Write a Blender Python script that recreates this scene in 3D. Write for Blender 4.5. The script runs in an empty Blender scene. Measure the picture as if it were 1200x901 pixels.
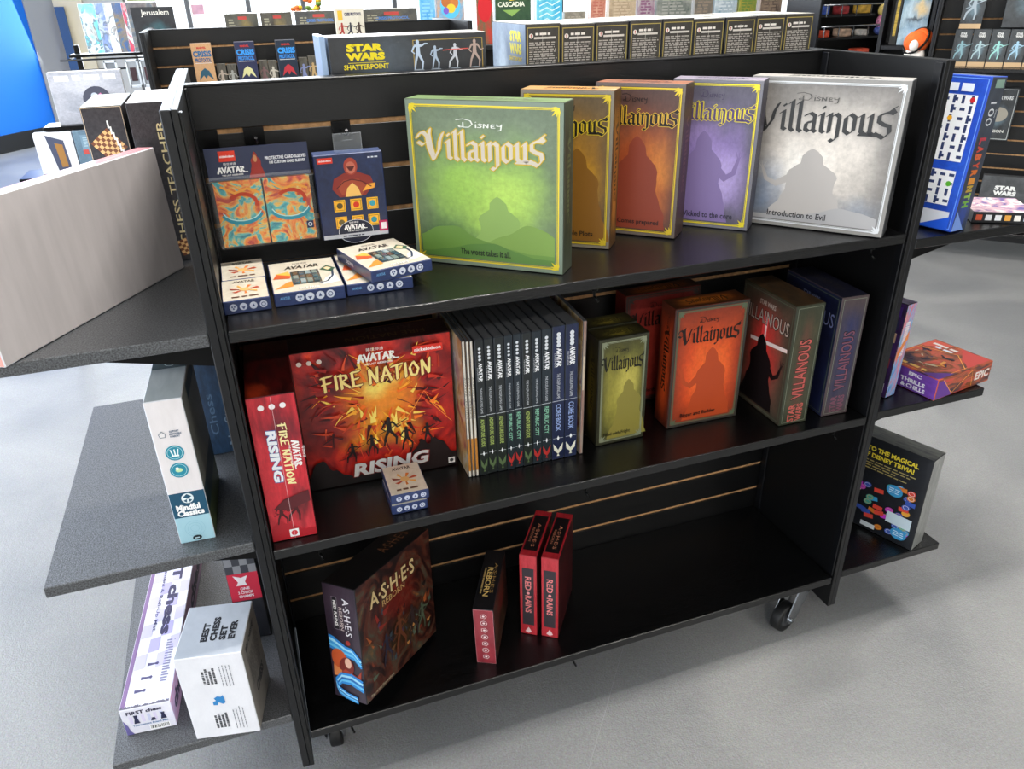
import bpy, bmesh, math, random
from mathutils import Vector, Matrix
random.seed(7)
PI = math.pi
C = bpy.context.scene.collection
SC = bpy.context.scene

# ------------------------------------------------------------------ camera
cam = bpy.data.cameras.new('camera')
camo = bpy.data.objects.new('camera', cam)
C.objects.link(camo)
YAW, PITCH, ROLL = .3293, .4749, -.0245
fw = Vector((math.sin(YAW)*math.cos(PITCH), math.cos(YAW)*math.cos(PITCH), -math.sin(PITCH)))
rt = Vector((math.cos(YAW), -math.sin(YAW), 0))
up = rt.cross(fw)
r2 = rt*math.cos(ROLL)+up*math.sin(ROLL)
u2 = -rt*math.sin(ROLL)+up*math.cos(ROLL)
mw = Matrix((r2, u2, -fw)).transposed().to_4x4()
mw.translation = Vector((.0578, -1.0735, 1.4006))
camo.matrix_world = mw
cam.sensor_fit = 'HORIZONTAL'
cam.sensor_width = 36
cam.lens = 901.47/1200*36
cam.clip_start = .02
SC.camera = camo

# ------------------------------------------------------------------ world, lamps, exposure
w = bpy.data.worlds.new('daylight')
SC.world = w
w.use_nodes = True
bg = w.node_tree.nodes['Background']
bg.inputs[0].default_value = (.86, .93, 1, 1)
bg.inputs[1].default_value = 2.0
SC.view_settings.view_transform = 'Standard'
SC.view_settings.look = 'None'
SC.view_settings.gamma = 1
SC.view_settings.use_curve_mapping = False
SC.view_settings.exposure = .47


def area(name, loc, sx, sy, power, col, aim=None):
    l = bpy.data.lights.new(name, 'AREA')
    l.shape = 'RECTANGLE'
    l.size, l.size_y, l.energy, l.color = sx, sy, power, col
    o = bpy.data.objects.new(name, l)
    o.location = loc
    if aim:
        o.rotation_euler = (Vector(aim)-Vector(loc)).to_track_quat('-Z', 'Y').to_euler()
    C.objects.link(o)
    return o


LAMPS = [(.85, .03, 54), (-1.9, .9, 18), (3.1, .7, 32), (.3, 3.2, 40), (2.9, 4.2, 46), (-.6, -3.4, 44), (2.3, -3.4, 34)]
for lx, ly, pw in LAMPS:
    area('ceiling_lamp_light', (lx, ly, 3.18), .7, .14, pw, (1, .965, .91))
area('window_daylight', (-.6, 8.9, 2.1), 5.4, 2.6, 330, (.84, .92, 1), (-.1, 0, .7))
area('side_fill', (-3.1, 2.2, 1.9), 5.2, 2.2, 140, (.78, .87, 1), (-1.2, 1.6, 0))  # added blue fill brightening the left floor, for an unseen side storefront


# ------------------------------------------------------------------ helpers: colour, materials
def lin(c):
    if isinstance(c, str):
        c = c.lstrip('#')
        c = [int(c[i:i+2], 16)/255 for i in (0, 2, 4)]
        c = [x/12.92 if x <= .04045 else ((x+.055)/1.055)**2.4 for x in c]
    return (c[0], c[1], c[2], 1)


def newmat(name):
    m = bpy.data.materials.new(name)
    m.use_nodes = True
    nt = m.node_tree
    return m, nt, nt.nodes['Principled BSDF'], nt.nodes.new, nt.links.new


def plain(name, col, rough=.5, metal=0., noise=0., nscale=60., bump=0., bscale=300., coat=0., spec=.5, col2=None, stretch=None, ndetail=4):
    m, nt, b, N, Lk = newmat(name)
    b.inputs['Roughness'].default_value = rough
    b.inputs['Metallic'].default_value = metal
    b.inputs['Coat Weight'].default_value = coat
    b.inputs['Specular IOR Level'].default_value = spec
    tc = N('ShaderNodeTexCoord')
    mp = N('ShaderNodeMapping')
    Lk(tc.outputs['Object'], mp.inputs[0])
    if stretch:
        mp.inputs['Scale'].default_value = stretch
    c = lin(col)
    if noise or col2:
        n = N('ShaderNodeTexNoise')
        n.inputs['Scale'].default_value = nscale
        n.inputs['Detail'].default_value = ndetail
        Lk(mp.outputs[0], n.inputs[0])
        r = N('ShaderNodeValToRGB')
        r.color_ramp.elements[0].position = .35
        r.color_ramp.elements[1].position = .65
        c2 = lin(col2) if col2 else tuple(min(1, x*(1+noise)) for x in c[:3])+(1,)
        c1 = c if col2 else tuple(x*(1-noise) for x in c[:3])+(1,)
        r.color_ramp.elements[0].color = c1
        r.color_ramp.elements[1].color = c2
        Lk(n.outputs['Fac'], r.inputs[0])
        Lk(r.outputs[0], b.inputs['Base Color'])
    else:
        b.inputs['Base Color'].default_value = c
    if bump:
        n2 = N('ShaderNodeTexNoise')
        n2.inputs['Scale'].default_value = bscale
        n2.inputs['Detail'].default_value = 3
        Lk(mp.outputs[0], n2.inputs[0])
        bp = N('ShaderNodeBump')
        bp.inputs['Strength'].default_value = bump
        bp.inputs['Distance'].default_value = .001
        Lk(n2.outputs['Fac'], bp.inputs['Height'])
        Lk(bp.outputs[0], b.inputs['Normal'])
    return m


ARTN = [0]


def art(c1, c2, scale=4., spots=(), rough=.42, stops=None, warp=.6, detail=6, coat=0., asp=1., lo=.3, hi=.7, vig=None, grain=None):
    """printed artwork: mottled colour with soft coloured patches, in the face's own UV"""
    ARTN[0] += 1
    m, nt, b, N, Lk = newmat('printed_art_%d' % ARTN[0])
    b.inputs['Roughness'].default_value = rough
    b.inputs['Coat Weight'].default_value = coat
    b.inputs['Coat Roughness'].default_value = .12
    uv = N('ShaderNodeUVMap')
    uv.uv_map = 'uv'
    mp = N('ShaderNodeMapping')
    mp.inputs['Scale'].default_value = (asp, 1, 1)
    mp.inputs['Location'].default_value = (ARTN[0]*3.7, ARTN[0]*1.3, 0)
    Lk(uv.outputs[0], mp.inputs[0])
    n = N('ShaderNodeTexNoise')
    n.inputs['Scale'].default_value = scale
    n.inputs['Detail'].default_value = detail
    n.inputs['Distortion'].default_value = warp
    Lk(mp.outputs[0], n.inputs[0])
    r = N('ShaderNodeValToRGB')
    els = r.color_ramp.elements
    if stops:
        els[0].position, els[0].color = stops[0][0], lin(stops[0][1])
        els[1].position, els[1].color = stops[-1][0], lin(stops[-1][1])
        for p, c in stops[1:-1]:
            e = els.new(p)
            e.color = lin(c)
    else:
        els[0].position, els[0].color = lo, lin(c1)
        els[1].position, els[1].color = hi, lin(c2)
    Lk(n.outputs['Fac'], r.inputs[0])
    cur = r.outputs[0]
    if spots:
        n2 = N('ShaderNodeTexNoise')
        n2.inputs['Scale'].default_value = 5
        n2.inputs['Detail'].default_value = 5
        Lk(mp.outputs[0], n2.inputs[0])
        vm = N('ShaderNodeVectorMath')
        vm.operation = 'MULTIPLY_ADD'
        vm.inputs[1].default_value = (.3, .3, 0)
        Lk(n2.outputs['Color'], vm.inputs[0])
        Lk(uv.outputs[0], vm.inputs[2])
        for (cx, cy, rx, ry, col, st) in spots:
            q = N('ShaderNodeMapping')
            q.inputs['Location'].default_value = (-(cx+.15)/rx, -(cy+.15)/ry, 0)
            q.inputs['Scale'].default_value = (1/rx, 1/ry, 0)
            Lk(vm.outputs[0], q.inputs[0])
            ln = N('ShaderNodeVectorMath')
            ln.operation = 'LENGTH'
            Lk(q.outputs[0], ln.inputs[0])
            mr = N('ShaderNodeMapRange')
            mr.interpolation_type = 'SMOOTHSTEP'
            mr.inputs['From Min'].default_value = 1
            mr.inputs['From Max'].default_value = .1
            mr.inputs['To Max'].default_value = st
            Lk(ln.outputs['Value'], mr.inputs['Value'])
            mx = N('ShaderNodeMix')
            mx.data_type = 'RGBA'
            Lk(mr.outputs[0], mx.inputs['Factor'])
            Lk(cur, mx.inputs['A'])
            mx.inputs['B'].default_value = lin(col)
            cur = mx.outputs['Result']
    if vig:
        # darker printed border that fades towards the middle of the picture
        sb = N('ShaderNodeVectorMath')
        sb.operation = 'SUBTRACT'
        sb.inputs[1].default_value = (.5, .5, 0)
        Lk(uv.outputs[0], sb.inputs[0])
        ab = N('ShaderNodeVectorMath')
        ab.operation = 'ABSOLUTE'
        Lk(sb.outputs[0], ab.inputs[0])
        sp = N('ShaderNodeSeparateXYZ')
        Lk(ab.outputs[0], sp.inputs[0])
        mm = N('ShaderNodeMath')
        mm.operation = 'MAXIMUM'
        Lk(sp.outputs[0], mm.inputs[0])
        Lk(sp.outputs[1], mm.inputs[1])
        mr = N('ShaderNodeMapRange')
        mr.interpolation_type = 'SMOOTHSTEP'
        mr.inputs['From Min'].default_value = .26
        mr.inputs['From Max'].default_value = .5
        mr.inputs['To Max'].default_value = vig[1]
        Lk(mm.outputs[0], mr.inputs['Value'])
        mx = N('ShaderNodeMix')
        mx.data_type = 'RGBA'
        Lk(mr.outputs[0], mx.inputs['Factor'])
        Lk(cur, mx.inputs['A'])
        mx.inputs['B'].default_value = lin(vig[0])
        cur = mx.outputs['Result']
    # paper and ink grain
    ng = N('ShaderNodeTexNoise')
    ng.inputs['Scale'].default_value = 26
    ng.inputs['Detail'].default_value = 7
    ng.inputs['Roughness'].default_value = .7
    Lk(mp.outputs[0], ng.inputs[0])
    gr = N('ShaderNodeMapRange')
    gr.inputs['From Min'].default_value = .3
    gr.inputs['From Max'].default_value = .7
    if grain is None:
        pale = min(lin(c1)[:3]) > .4 if c1 else False
        grain = .12 if pale else 1
    gr.inputs['To Min'].default_value = 1-.18*grain
    gr.inputs['To Max'].default_value = 1+.14*grain
    Lk(ng.outputs['Fac'], gr.inputs['Value'])
    vm = N('ShaderNodeVectorMath')
    vm.operation = 'SCALE'
    Lk(cur, vm.inputs[0])
    Lk(gr.outputs[0], vm.inputs['Scale'])
    Lk(vm.outputs[0], b.inputs['Base Color'])
    return m


# ink: flat print whose colours are stored per face
INK, nt, b_, N_, L_ = newmat('printing_ink')
b_.inputs['Roughness'].default_value = .42
at = N_('ShaderNodeAttribute')
at.attribute_name = 'ink'
L_(at.outputs['Color'], b_.inputs['Base Color'])
FOIL, nt, b_, N_, L_ = newmat('metallic_foil_ink')
b_.inputs['Roughness'].default_value = .33
b_.inputs['Metallic'].default_value = .1
at = N_('ShaderNodeAttribute')
at.attribute_name = 'ink'
L_(at.outputs['Color'], b_.inputs['Base Color'])

BLACK = plain('black_laminate', '#0a0a0b', .27, noise=.4, nscale=9, bump=.5, bscale=70, stretch=(1, 9, 9), spec=.6)
BLACK_GLARE = plain('black_laminate_glare', '#343435', .42, col2='#636568', nscale=420, bump=.8, bscale=500, ndetail=2, spec=.6)  # same black laminate, window glare put in as a lighter speckled grey
PANEL = plain('black_panel', '#070708', .42, noise=.25, nscale=14, bump=.25, bscale=90, stretch=(1, 7, 7))
EDGE = plain('black_edge_banding', '#0b0c10', .38, noise=.3, nscale=50, bump=.2, bscale=200)
MDF = plain('raw_fibreboard', '#b98d60', .8, noise=.25, nscale=80)
METAL = plain('zinc_plated_steel', '#b9bcc0', .25, 1., noise=.1, nscale=30)
DMETAL = plain('black_steel', '#0c0c0d', .3, .6)
RUBBER = plain('black_rubber', '#0d0d0e', .5)
PLAST = plain('grey_wheel_plastic', '#3a3c3f', .4)
WHITE = plain('white_card', '#e8e9ee', .5, noise=.02, nscale=20)
DARK = plain('dark_card', '#15161a', .45)
CLEAR, nt, b_, N_, L_ = newmat('clear_plastic')
b_.inputs['Roughness'].default_value = .08
b_.inputs['Base Color'].default_value = (.9, .95, 1, 1)
b_.inputs['Alpha'].default_value = .07


# ------------------------------------------------------------------ helpers: objects
def tag(o, label=None, cat=None, group=None, kind=None):
    for k, v in (('label', label), ('category', cat), ('group', group), ('kind', kind)):
        if v:
            o[k] = v
    return o


def link(name, me, parent=None, mats=()):
    for m in mats:
        me.materials.append(m)
    o = bpy.data.objects.new(name, me)
    C.objects.link(o)
    if parent:
        o.parent = parent
    return o


def empty(name, loc=(0, 0, 0), rot=None, parent=None):
    o = bpy.data.objects.new(name, None)
    o.empty_display_size = .05
    o.location = loc
    if rot is not None:
        o.rotation_euler = rot
    C.objects.link(o)
    if parent:
        o.parent = parent
    return o


def bm_box(bm, x0, y0, z0, x1, y1, z1, mi=0):
    v = [bm.verts.new(p) for p in ((x0, y0, z0), (x1, y0, z0), (x1, y1, z0), (x0, y1, z0), (x0, y0, z1), (x1, y0, z1), (x1, y1, z1), (x0, y1, z1))]
    fs = []
    for f in ((0, 3, 2, 1), (4, 5, 6, 7), (0, 1, 5, 4), (1, 2, 6, 5), (2, 3, 7, 6), (3, 0, 4, 7)):
        q = bm.faces.new([v[i] for i in f])
        q.material_index = mi
        fs.append(q)
    return v


def bevel(bm, r, seg=1):
    if r:
        bmesh.ops.bevel(bm, geom=list(bm.edges), offset=r, segments=seg, affect='EDGES', profile=.6)


def box_obj(name, lo, hi, mat, parent=None, bev=.001, loc=(0, 0, 0), seg=1):
    bm = bmesh.new()
    bm_box(bm, *lo, *hi)
    bevel(bm, bev, seg)
    me = bpy.data.meshes.new(name)
    bm.to_mesh(me)
    bm.free()
    o = link(name, me, parent, [mat])
    o.location = loc
    return o


def bm_cyl(bm, p, q, r, seg=16, r2=None, mi=0, caps=True):
    p, q = Vector(p), Vector(q)
    d = q-p
    M = d.to_track_quat('Z', 'Y').to_matrix().to_4x4()
    M.translation = (p+q)/2
    n0 = len(bm.faces)
    bmesh.ops.create_cone(bm, cap_ends=caps, segments=seg, radius1=r, radius2=r if r2 is None else r2, depth=d.length, matrix=M)
    bm.faces.ensure_lookup_table()
    for f in bm.faces[n0:]:
        f.material_index = mi
        if len(f.verts) == 4:
            f.smooth = True


def bm_tube(bm, pts, r, seg=8):
    for a, b in zip(pts, pts[1:]):
        bm_cyl(bm, a, b, r, seg)
    for a in pts[1:-1]:
        bmesh.ops.create_uvsphere(bm, u_segments=seg, v_segments=6, radius=r, matrix=Matrix.Translation(a))


def bm_ball(bm, c, rx, ry, rz, seg=20, mi=0, rot=None):
    n0 = len(bm.faces)
    M = Matrix.Translation(c) @ (rot.to_4x4() if rot else Matrix()) @ Matrix.Diagonal((rx, ry, rz, 1))
    bmesh.ops.create_uvsphere(bm, u_segments=seg, v_segments=seg//2+2, radius=1, matrix=M)
    bm.faces.ensure_lookup_table()
    for f in bm.faces[n0:]:
        f.smooth = True
        f.material_index = mi


def bm_obj(name, bm, mats, parent=None, loc=(0, 0, 0)):
    me = bpy.data.meshes.new(name)
    bm.to_mesh(me)
    bm.free()
    o = link(name, me, parent, mats if isinstance(mats, (list, tuple)) else [mats])
    o.location = loc
    return o


# ------------------------------------------------------------------ lettering
TXT = {}


def text_geo(s, bold=0.):
    """outline of a string from the built-in font, unit height, as flat polygons"""
    k = (s, bold)
    if k in TXT:
        return TXT[k]
    cu = bpy.data.curves.new('lettering_source', 'FONT')
    cu.body = s
    cu.size = 1
    cu.resolution_u = 2
    cu.offset = bold
    cu.fill_mode = 'FRONT'
    o = bpy.data.objects.new('lettering_source', cu)
    C.objects.link(o)
    dg = bpy.context.evaluated_depsgraph_get()
    dg.update()
    me = o.evaluated_get(dg).to_mesh()
    vs = [(v.co.x, v.co.y) for v in me.vertices]
    fs = [tuple(p.vertices) for p in me.polygons]
    o.evaluated_get(dg).to_mesh_clear()
    bpy.data.objects.remove(o)
    bpy.data.curves.remove(cu)
    if vs:
        x0, x1 = min(v[0] for v in vs), max(v[0] for v in vs)
        y0, y1 = min(v[1] for v in vs), max(v[1] for v in vs)
        vs = [(x-(x0+x1)/2, y-(y0+y1)/2) for x, y in vs]
        TXT[k] = (vs, fs, max(x1-x0, 1e-4), max(y1-y0, 1e-4))
    else:
        TXT[k] = ([], [], 1, 1)
    return TXT[k]


def hull(pts):
    pts = sorted(set((round(x, 6), round(y, 6)) for x, y in pts))

    def half(ps):
        h = []
        for p in ps:
            while len(h) > 1 and (h[-1][0]-h[-2][0])*(p[1]-h[-2][1])-(h[-1][1]-h[-2][1])*(p[0]-h[-2][0]) <= 0:
                h.pop()
            h.append(p)
        return h[:-1]
    return half(pts)+half(pts[::-1])


# broad-nib gothic letters: strokes on a grid where the small letters are 1 high
GOTH = {
    'V': (1.0, [[(-.22, 1.0), (-.12, 1.22), (.06, 1.3), (.2, 1.12), (.26, .5), (.46, -.12)], [(.46, -.12), (.7, .45), (.76, .95), (.9, 1.36)], [(.34, 1.5), (.3, 1.2), (.36, .6), (.46, .1)], [(-.2, .74), (.0, .62), (.1, .72)]]),
    'i': (.3, [[(.02, .9), (.13, 1.0), (.13, .1), (.24, .02)], [(.12, 1.32), (.15, 1.28)]]),
    'l': (.3, [[(.02, 1.42), (.13, 1.56), (.13, .1), (.24, -.02)]]),
    'a': (.56, [[(.06, .86), (.24, .98), (.4, .86), (.4, .1), (.5, .02)], [(.4, .58), (.12, .46), (.1, .14), (.22, .02), (.4, .18)]]),
    'n': (.58, [[(.02, .9), (.12, 1.0), (.12, .05)], [(.12, .8), (.32, 1.0), (.44, .86), (.44, -.22), (.3, -.42), (.2, -.34)]]),
    'o': (.56, [[(.26, 1.0), (.1, .84), (.1, .16), (.26, 0), (.42, .16), (.42, .84), (.26, 1.0)]]),
    'u': (.58, [[(.02, .9), (.12, 1.0), (.12, .16), (.26, 0), (.42, .2)], [(.34, .9), (.43, 1.0), (.43, .1), (.54, 0)]]),
    's': (.72, [[(.62, 1.36), (.5, 1.26), (.62, 1.06), (.4, 1.12), (.12, .98), (.12, .66), (.3, .5), (.5, .42), (.54, .1), (.36, -.18), (.02, .06)], [(.36, -.18), (.2, -.04), (-.5, .0)]]),
    'D': (1.1, [[(-.5, 1.3), (.1, 1.5), (.75, 1.2), (.9, .6), (.6, .05), (.1, .05), (.1, .9)], [(.1, .4), (-.3, .25), (-.2, .05), (.1, .1)]]),
    'S': (.5, [[(.42, .62), (.2, .72), (.08, .55), (.36, .3), (.3, .05), (.02, .08)]]),
    'N': (.6, [[(.05, 0), (.08, .7), (.42, .05), (.44, .72)]]),
    'E': (.5, [[(.42, .6), (.15, .66), (.08, .36), (.34, .36), (.1, .34), (.12, .04), (.42, .06)]]),
    'Y': (.6, [[(.08, .7), (.12, .38), (.42, .4), (.48, .72), (.4, -.3), (.15, -.4)]]),
    'I': (.22, [[(.1, 0), (.1, .6)], [(.08, .95), (.14, 1.0)]]),
}

BR = {
    'A': (.68, [[(0, 0), (.3, 1), (.56, -.02)], [(.02, .36), (.52, .42)]]),
    'V': (.66, [[(0, 1), (.28, 0), (.6, 1.06)]]),
    'T': (.66, [[(.28, 1), (.24, -.02)], [(-.04, .92), (.6, 1.02)]]),
    'R': (.66, [[(.1, -.03), (.1, 1)], [(-.02, .94), (.4, .9), (.42, .64), (.1, .5), (.56, -.02)]]),
    'F': (.66, [[(.1, -.05), (.12, 1)], [(-.04, .96), (.58, 1.03)], [(-.02, .5), (.46, .56)]]),
    'I': (.3, [[(.1, 0), (.12, 1)]]),
    'E': (.66, [[(.1, 0), (.1, 1)], [(.05, 1), (.52, 1.03)], [(.08, .5), (.42, .54)], [(.03, 0), (.58, .04)]]),
    'N': (.74, [[(.08, -.04), (.1, 1), (.46, .02), (.56, 1.08)]]),
    'O': (.7, [[(.3, 1), (.06, .62), (.12, .1), (.4, .02), (.56, .46), (.3, 1)]]),
    ' ': (.34, []),
}


class Canvas:
    """flat print on one face of a thing; x to the right, y up, metres"""

    def __init__(s, w, h):
        s.w, s.h = w, h
        s.V, s.F, s.K, s.mi = [], [], [], []
        s.layer = 0
        s.foil = False

    def add(s, vs, fs, col, step=True):
        if not vs:
            return
        if step:
            s.layer += 1
        s.micro = 0 if step else (getattr(s, 'micro', 0)+1) % 12
        z = .00025+s.layer*.00003+s.micro*.0000022
        o = len(s.V)
        s.V += [(x, y, z) for x, y in vs]
        c = lin(col)
        for f in fs:
            s.F.append(tuple(i+o for i in f))
            s.K.append(c)
            s.mi.append(1 if s.foil else 0)

    def poly(s, pts, col, step=True):
        s.add(pts, [tuple(range(len(pts)))], col, step)

    def rect(s, cx, cy, w, h, col, rot=0, step=True):
        c, n = math.cos(rot), math.sin(rot)
        s.poly([(cx+x*c-y*n, cy+x*n+y*c) for x, y in ((-w/2, -h/2), (w/2, -h/2), (w/2, h/2), (-w/2, h/2))], col, step)

    def box(s, x0, y0, x1, y1, col):
        s.rect((x0+x1)/2, (y0+y1)/2, x1-x0, y1-y0, col)

    def disc(s, cx, cy, rx, col, ry=None, n=20, rot=0):
        ry = ry or rx
        c, k = math.cos(rot), math.sin(rot)
        s.poly([(cx+rx*math.cos(t)*c-ry*math.sin(t)*k, cy+rx*math.cos(t)*k+ry*math.sin(t)*c) for t in [i*2*PI/n for i in range(n)]], col)

    def ring(s, cx, cy, r, t, col, n=22, ry=None):
        ry = ry or r
        s.line([(cx+r*math.cos(i*2*PI/n), cy+ry*math.sin(i*2*PI/n)) for i in range(n+1)], t, col)

    def line(s, pts, t, col, t1=None):
        """one mitred ribbon, t wide at the start and t1 at the end"""
        s.layer += 1
        n = len(pts)
        t1 = t if t1 is None else t1
        L, R = [], []
        for i, (x, y) in enumerate(pts):
            a, b = pts[max(i-1, 0)], pts[min(i+1, n-1)]
            if n > 2 and i in (0, n-1) and math.hypot(pts[0][0]-pts[-1][0], pts[0][1]-pts[-1][1]) < 1e-7:
                a, b = pts[-2], pts[1]
            dx, dy = b[0]-a[0], b[1]-a[1]
            l = math.hypot(dx, dy) or 1
            h = (t+(t1-t)*i/(n-1))/2
            L.append((x-dy/l*h, y+dx/l*h))
            R.append((x+dy/l*h, y-dx/l*h))
        s.add(L+R, [(i, n+i, n+i+1, i+1) for i in range(n-1)], col, False)

    def frame(s, m, t, col, x0=None, y0=None, x1=None, y1=None):
        x0, y0 = (m, m) if x0 is None else (x0, y0)
        x1, y1 = (s.w-m, s.h-m) if x1 is None else (x1, y1)
        s.layer += 1
        for a in ((x0, y0, x1, y0+t), (x0, y1-t, x1, y1), (x0, y0+t, x0+t, y1-t), (x1-t, y0+t, x1, y1-t)):
            s.poly([(a[0], a[1]), (a[2], a[1]), (a[2], a[3]), (a[0], a[3])], col, False)

    def text(s, t, cx, cy, w, h, col, rot=0, bold=0., shear=0., outline=None, ow=.03):
        """string fitted into w x h (None keeps the proportion), centred"""
        if outline:
            s.text(t, cx, cy, w*(1+ow) if w else None, h*(1+ow*3), outline, rot, bold+.035, shear)
        vs, fs, tw, th = text_geo(t, bold)
        if w is None:
            w = tw*h/th
        if h is None:
            h = th*w/tw
        sx, sy = w/tw, h/th
        c, n = math.cos(rot), math.sin(rot)
        out = []
        for x, y in vs:
            x, y = x*sx+y*sy*shear, y*sy
            out.append((cx+x*c-y*n, cy+x*n+y*c))
        s.add(out, fs, col)

    def para(s, x0, y0, x1, y1, n, col, duty=.55, ragged=.25, rot=False):
        """small print too small to read: rows of short dashes"""
        s.layer += 1
        dy = (y1-y0)/n
        for i in range(n):
            y = y1-(i+.5)*dy
            e = x1-(x1-x0)*random.random()*ragged
            x = x0
            while x < e:
                ww = dy*random.uniform(1.2, 3.2)
                xx = min(x+ww, e)
                s.poly([(x, y-dy*duty/2), (xx, y-dy*duty/2), (xx, y+dy*duty/2), (x, y+dy*duty/2)], col, False)
                x = xx+dy*.55

    def brush(s, word, cx, cy, w, h, col, rot=0, nib=.16, thick=.07, ang=.6):
        s.goth(word, cx, cy, w, h, col, rot, nib, thick, ang, D=BR, mid=.5, full=1.12)

    def goth(s, word, cx, cy, w, h, col, rot=0, nib=.17, thick=.05, ang=.85, grow=1.0, arch=0., under=True, D=None, mid=.55, full=1.95):
        D = D or GOTH
        segs = []
        x = 0
        for i, ch in enumerate(word):
            wd, st = D[ch]
            for k, pl in enumerate(st):
                if ch == 's' and k == 1 and not under:
                    continue
                pl = [(x+a, b) for a, b in pl]
                segs += list(zip(pl, pl[1:]))
            x += wd
        tw = x
        nx, ny = math.cos(ang)*nib/2, math.sin(ang)*nib/2
        tx, ty = -math.sin(ang)*thick/2, math.cos(ang)*thick/2
        nb = [(nx+tx, ny+ty), (nx-tx, ny-ty), (-nx+tx, -ny+ty), (-nx-tx, -ny-ty)]
        s.layer += 1
        c, n = math.cos(rot), math.sin(rot)
        k, ky = w/tw, h/full
        for (a, b) in segs:
            hp = hull([(p[0]+q[0], p[1]+q[1]) for p in (a, b) for q in nb])
            out = []
            for px, py in hp:
                u = (px/tw-.5)
                X, Y = (px-tw/2)*k, (py-mid)*ky*grow-arch*h*(1-4*u*u)
                out.append((cx+X*c-Y*n, cy+X*n+Y*c))
            s.poly(out, col, False)

    def build(s, name, M, parent):
        if not s.V:
            return None
        me = bpy.data.meshes.new(name)
        me.from_pydata([tuple(M @ Vector(v)) for v in s.V], [], s.F)
        a = me.color_attributes.new('ink', 'FLOAT_COLOR', 'CORNER')
        i = 0
        buf = []
        for f, c in zip(s.F, s.K):
            buf += list(c)*len(f)
        a.data.foreach_set('color', buf)
        me.materials.append(INK)
        me.materials.append(FOIL)
        me.polygons.foreach_set('material_index', s.mi)
        return link(name, me, parent)


def rotm(yaw, lean, roll):
    return Matrix.Rotation(yaw, 3, 'Z') @ Matrix.Rotation(roll, 3, 'Y') @ Matrix.Rotation(-lean, 3, 'X')


class Box:
    """a printed carton: root Empty > body, one print per face"""
    NM = {'F': 'front_print', 'R': 'side_print', 'L': 'side_print', 'T': 'top_print', 'B': 'back_print'}

    def __init__(s, name, label, cat, pose, dims, mats, group=None, bev=.0012, base=None, body='body'):
        x, y, z, yaw, lean, roll = pose
        s.w, s.d, s.h = dims
        R = rotm(yaw, lean, roll)
        mz = min((R @ Vector((a, b, c)))[2] for a in (0, s.w) for b in (0, s.d) for c in (0, s.h))
        s.o = empty(name, (x, y, z-mz+.0004), R.to_euler())
        tag(s.o, label, cat, group)
        s.cv = {}
        bm = bmesh.new()
        bm_box(bm, 0, 0, 0, s.w, s.d, s.h)
        bevel(bm, bev)
        ml = []

        def idx(m):
            if m not in ml:
                ml.append(m)
            return ml.index(m)
        df = base or mats.get('*') or WHITE
        uvl = bm.loops.layers.uv.new('uv')
        bm.normal_update()
        idx(df)
        for f in bm.faces:
            n = f.normal
            a = [abs(n.x), abs(n.y), abs(n.z)]
            k = '*'
            if max(a) > .99:
                k = 'RL'[n.x < 0] if a[0] > .9 else 'BF'[n.y < 0] if a[1] > .9 else 'TD'[n.z < 0]
            f.material_index = idx(mats.get(k, df))
            for l in f.loops:
                p = l.vert.co
                u, v = {'F': (p.x/s.w, p.z/s.h), 'B': (1-p.x/s.w, p.z/s.h), 'R': (p.y/s.d, p.z/s.h), 'L': (1-p.y/s.d, p.z/s.h)}.get(k, (p.x/s.w, p.y/s.d))
                l[uvl].uv = (u, v)
        me = bpy.data.meshes.new(body)
        bm.to_mesh(me)
        bm.free()
        s.body = link(body, me, s.o, ml)

    def face(s, k):
        if k not in s.cv:
            s.cv[k] = Canvas(*{'F': (s.w, s.h), 'B': (s.w, s.h), 'R': (s.d, s.h), 'L': (s.d, s.h), 'T': (s.w, s.d)}[k])
        return s.cv[k]

    def done(s):
        w, d, h = s.w, s.d, s.h
        X, Y, Z = Vector((1, 0, 0)), Vector((0, 1, 0)), Vector((0, 0, 1))
        fr = {'F': ((0, 0, 0), X, Z), 'B': ((w, d, 0), -X, Z), 'R': ((w, 0, 0), Y, Z), 'L': ((0, d, 0), -Y, Z), 'T': ((0, 0, h), X, Y)}
        for k, cv in s.cv.items():
            o, U, V = fr[k]
            Nn = U.cross(V)
            M = Matrix((U, V, Nn)).transposed().to_4x4()
            M.translation = Vector(o)
            cv.build(s.NM[k], M, s.o)
        return s.o


def corner_orn(cv, x, y, sx, sy, s, col):
    """little fan of leaves in the corner of a printed frame"""
    for k in range(5):
        a = PI/4+(k-2)*.42
        L = s*(1.0 if k == 2 else .85 if k in (1, 3) else .7)
        c, n = math.cos(a), math.sin(a)
        p = [(0, 0), (.5*L*c-.12*L*n, .5*L*n+.12*L*c), (L*c, L*n), (.5*L*c+.12*L*n, .5*L*n-.12*L*c)]
        cv.poly([(x-sx*a_, y-sy*b_) for a_, b_ in p], col)


# ================================================================== SETTING
FLOOR, nt, b_, N, Lk = newmat('sealed_concrete')
tc = N('ShaderNodeTexCoord')
n1 = N('ShaderNodeTexNoise'); n1.inputs['Scale'].default_value = 1.6; n1.inputs['Detail'].default_value = 6; n1.inputs['Distortion'].default_value = .6
n2 = N('ShaderNodeTexNoise'); n2.inputs['Scale'].default_value = 260; n2.inputs['Detail'].default_value = 2
n3 = N('ShaderNodeTexNoise'); n3.inputs['Scale'].default_value = 55; n3.inputs['Detail'].default_value = 5
for n in (n1, n2, n3):
    Lk(tc.outputs['Object'], n.inputs[0])
r = N('ShaderNodeValToRGB')
r.color_ramp.elements[0].position = .3; r.color_ramp.elements[0].color = lin('#696d73')
r.color_ramp.elements[1].position = .72; r.color_ramp.elements[1].color = lin('#8d8c89')
Lk(n1.outputs['Fac'], r.inputs[0])
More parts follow.
